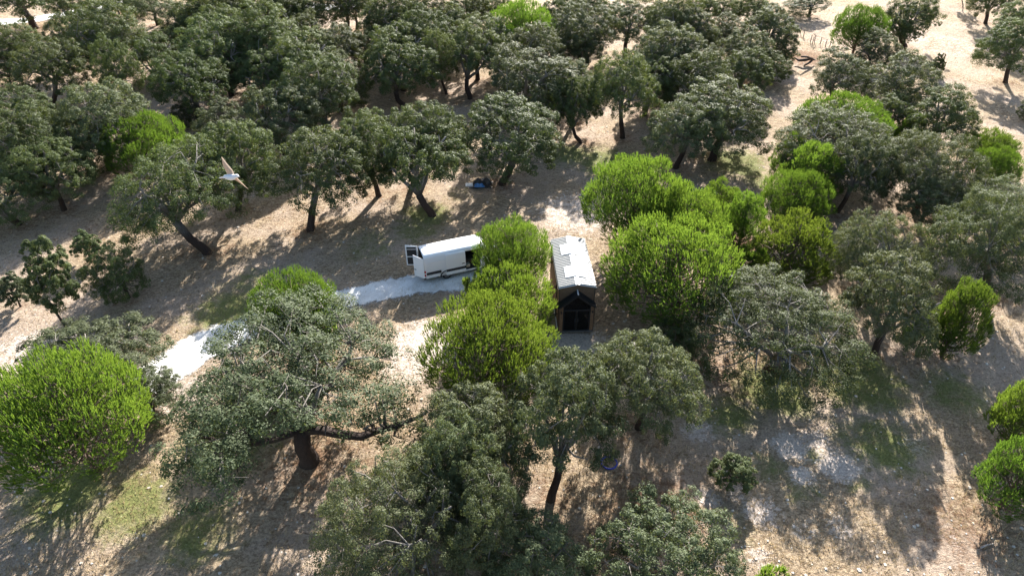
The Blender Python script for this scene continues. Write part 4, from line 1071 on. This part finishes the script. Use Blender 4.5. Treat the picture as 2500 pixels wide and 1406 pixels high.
# ------------------------------------------------------------------ tarpaulin heap, blue hose, bird
M['tarp_black'] = simple('tarp_black', (.012, .012, .014), .45, noise=.3)
M['tarp_blue'] = simple('tarp_blue', (.03, .16, .42), .35, noise=.25)
M['sheet_white'] = simple('sheet_white', (.70, .70, .71), .6, noise=.06)
def make_tarp():
    g = G(1174, 452); g[2] = float(ground_z(g[0], g[1])); t = empty('tarpaulin_heap', g); tag(t, 'crumpled black tarpaulin with blue panel lying by an oak trunk', 'tarpaulin')
    def sheet(name, cx, cy, rx, ry, hh, mat, seed, z0=0.0, sq=1.0):
        m = MB(); n = 20; vs = []
        for j in range(n+1):
            for i in range(n+1):
                u, v = i/n*2-1, j/n*2-1; rr = max(abs(u), abs(v))*sq+math.hypot(u, v)*(1-sq); nz = float(vnoise(np.array(u*2.3+seed), np.array(v*2.3), seed)); n2 = float(vnoise(np.array(u*6+seed), np.array(v*6), seed+1))
                z = z0+hh*max(0, 1-rr**2)*(.35+1.0*nz)+.10*hh*n2
                k = 1+.18*(nz-.5)
                vs.append((cx+u*rx*k, cy+v*ry*k, max(z, .02)))
        fs = [(j*(n+1)+i, j*(n+1)+i+1, (j+1)*(n+1)+i+1, (j+1)*(n+1)+i) for j in range(n) for i in range(n)]
        m.add(vs, fs); o = m.build(name, mat, t, False); so = o.modifiers.new('solidify', 'SOLIDIFY'); so.thickness = .015; return o
    sheet('black_cover', .15, .1, .95, .72, .75, M['tarp_black'], 4, 0, .3)
    sheet('blue_panel', -.10, -.42, .50, .30, .30, M['tarp_blue'], 7, .22, .8)
    sheet('white_flap', .72, .25, .15, .10, .1, M['sheet_white'], 8, .55, .8)
    w = sheet('white_flap', -.95, .10, .55, .35, .14, M['sheet_white'], 9, .04, .9)
    sheet('black_cover', -.55, -.35, .55, .22, .1, M['tarp_black'], 12, .02, .8)
make_tarp()
M['hose_blue'] = simple('hose_blue', (.015, .04, .34), .4, noise=.1)
def make_hose():
    g = G(1487, 1131); g[2] = float(ground_z(g[0], g[1])); m = MB(); pts = []
    for i in range(90):
        t = i/90*2*math.pi*3; r = .46+.03*math.sin(t*.7)+.01*i/90; pts.append((r*math.cos(t), r*math.sin(t)*.95, .05+.035*math.sin(t*.33)+i*.0006))
    m.tube(pts, [.03]*90, 6); h = m.build('coiled_hose', M['hose_blue'], None, True); h.location = g
    tag(h, 'bright blue hose coiled in a ring in deep oak shade', 'hose')
make_hose()
M['wing'] = leaf_mat('wing', (.34, .29, .25), (.42, .36, .31), (1.0, .92, .85), .4, .3, .6)
M['plumage'] = simple('plumage', (.52, .55, .60), .7, noise=.12, scale=30)
M['beak'] = simple('beak', (.12, .09, .06), .5)
def make_bird():
    d = ray(567, 432); c = np.array([0, 0, CAM_H])+d*11.0; b = empty('flying_bird', c); tag(b, 'pale grey bird in flight with one cream wing raised', 'bird')
    R3 = np.array([1., 0, 0]); U3 = np.array([0, SP, CP]); D3 = np.array([0, CP, -SP])       # right, up and away in the picture
    k = 11.0/FPX
    def W(x, y, z=0.0): return R3*((x-567)*k)+U3*((432-y)*k)+D3*z
    # one body: tail, trunk, neck, head
    m = MB(); sp = [(531, 433.5, .004, .05), (542, 433, .010, .03), (549, 432, .028, .0), (556, 432.5, .045, 0), (564, 433, .052, 0), (572, 433, .045, -.02), (577, 431.5, .031, -.03), (581, 431, .030, -.04), (584, 432, .019, -.045), (586.5, 433.3, .005, -.05)]
    m.tube([W(x, y, z) for x, y, r, z in sp], [r for x, y, r, z in sp], 12); m.build('body', M['plumage'], b, True)
    def wing(name, root_a, root_b, outline, z0, z1):
        # feathered wing: vane strips from the leading edge to the trailing edge
        m = MB(); n = len(outline); top = []; bot = []
        for i, ((lx, ly), (tx, ty)) in enumerate(outline):
            z = z0+(z1-z0)*i/(n-1); L0, T0 = W(lx, ly, z), W(tx, ty, z+.03); nn = 6
            for j in range(nn+1):
                t = j/nn; p = L0*(1-t)+T0*t+D3*(-.018*math.sin(t*math.pi)); top.append(p-D3*.006*(1-t)); bot.append(p+D3*.006*(1-t)+D3*.001)
        q = 7; vs = top+bot; o = len(top)
        fs = [(i*q+j, i*q+j+1, (i+1)*q+j+1, (i+1)*q+j) for i in range(n-1) for j in range(q-1)]
        fs += [tuple(o+x for x in f[::-1]) for f in fs]
        m.add(vs, fs); return m.build(name, M['wing'], b, True)
    wing('wing', None, None, [((572, 430), (556, 430)), ((570.5, 420), (553, 423)), ((568, 414), (550.5, 416)), ((561, 405), (547.5, 409)), ((556, 398), (545.5, 402)), ((552, 391), (545.5, 394)), ((548.5, 386.5), (546.5, 387.5))], 0, -.10)
    wing('wing', None, None, [((578, 434), (564, 436)), ((582, 440), (573, 440)), ((586, 446), (579, 445)), ((590, 452), (586, 451)), ((593, 457), (592, 456.5))], 0, .22)
    m = MB(); m.tube([W(584.5, 432.6, -.045), W(590, 434.2, -.055)], [.010, .002], 6); m.build('beak', M['beak'], b)
    m = MB()
    for s in (-1, 1): m.tube([W(582, 430.3, -.045+s*.028-.004), W(582.3, 430.4, -.045+s*.031-.004)], [.006, .004], 6)
    m.build('eye', M['beak'], b)
    m = MB()
    for dy in (-1, 1): m.tube([W(549, 433+dy*.6, .01), W(533, 433.5+dy*1.4, .06)], [.012, .004], 5)
    m.build('tail', M['wing'], b)
make_bird()
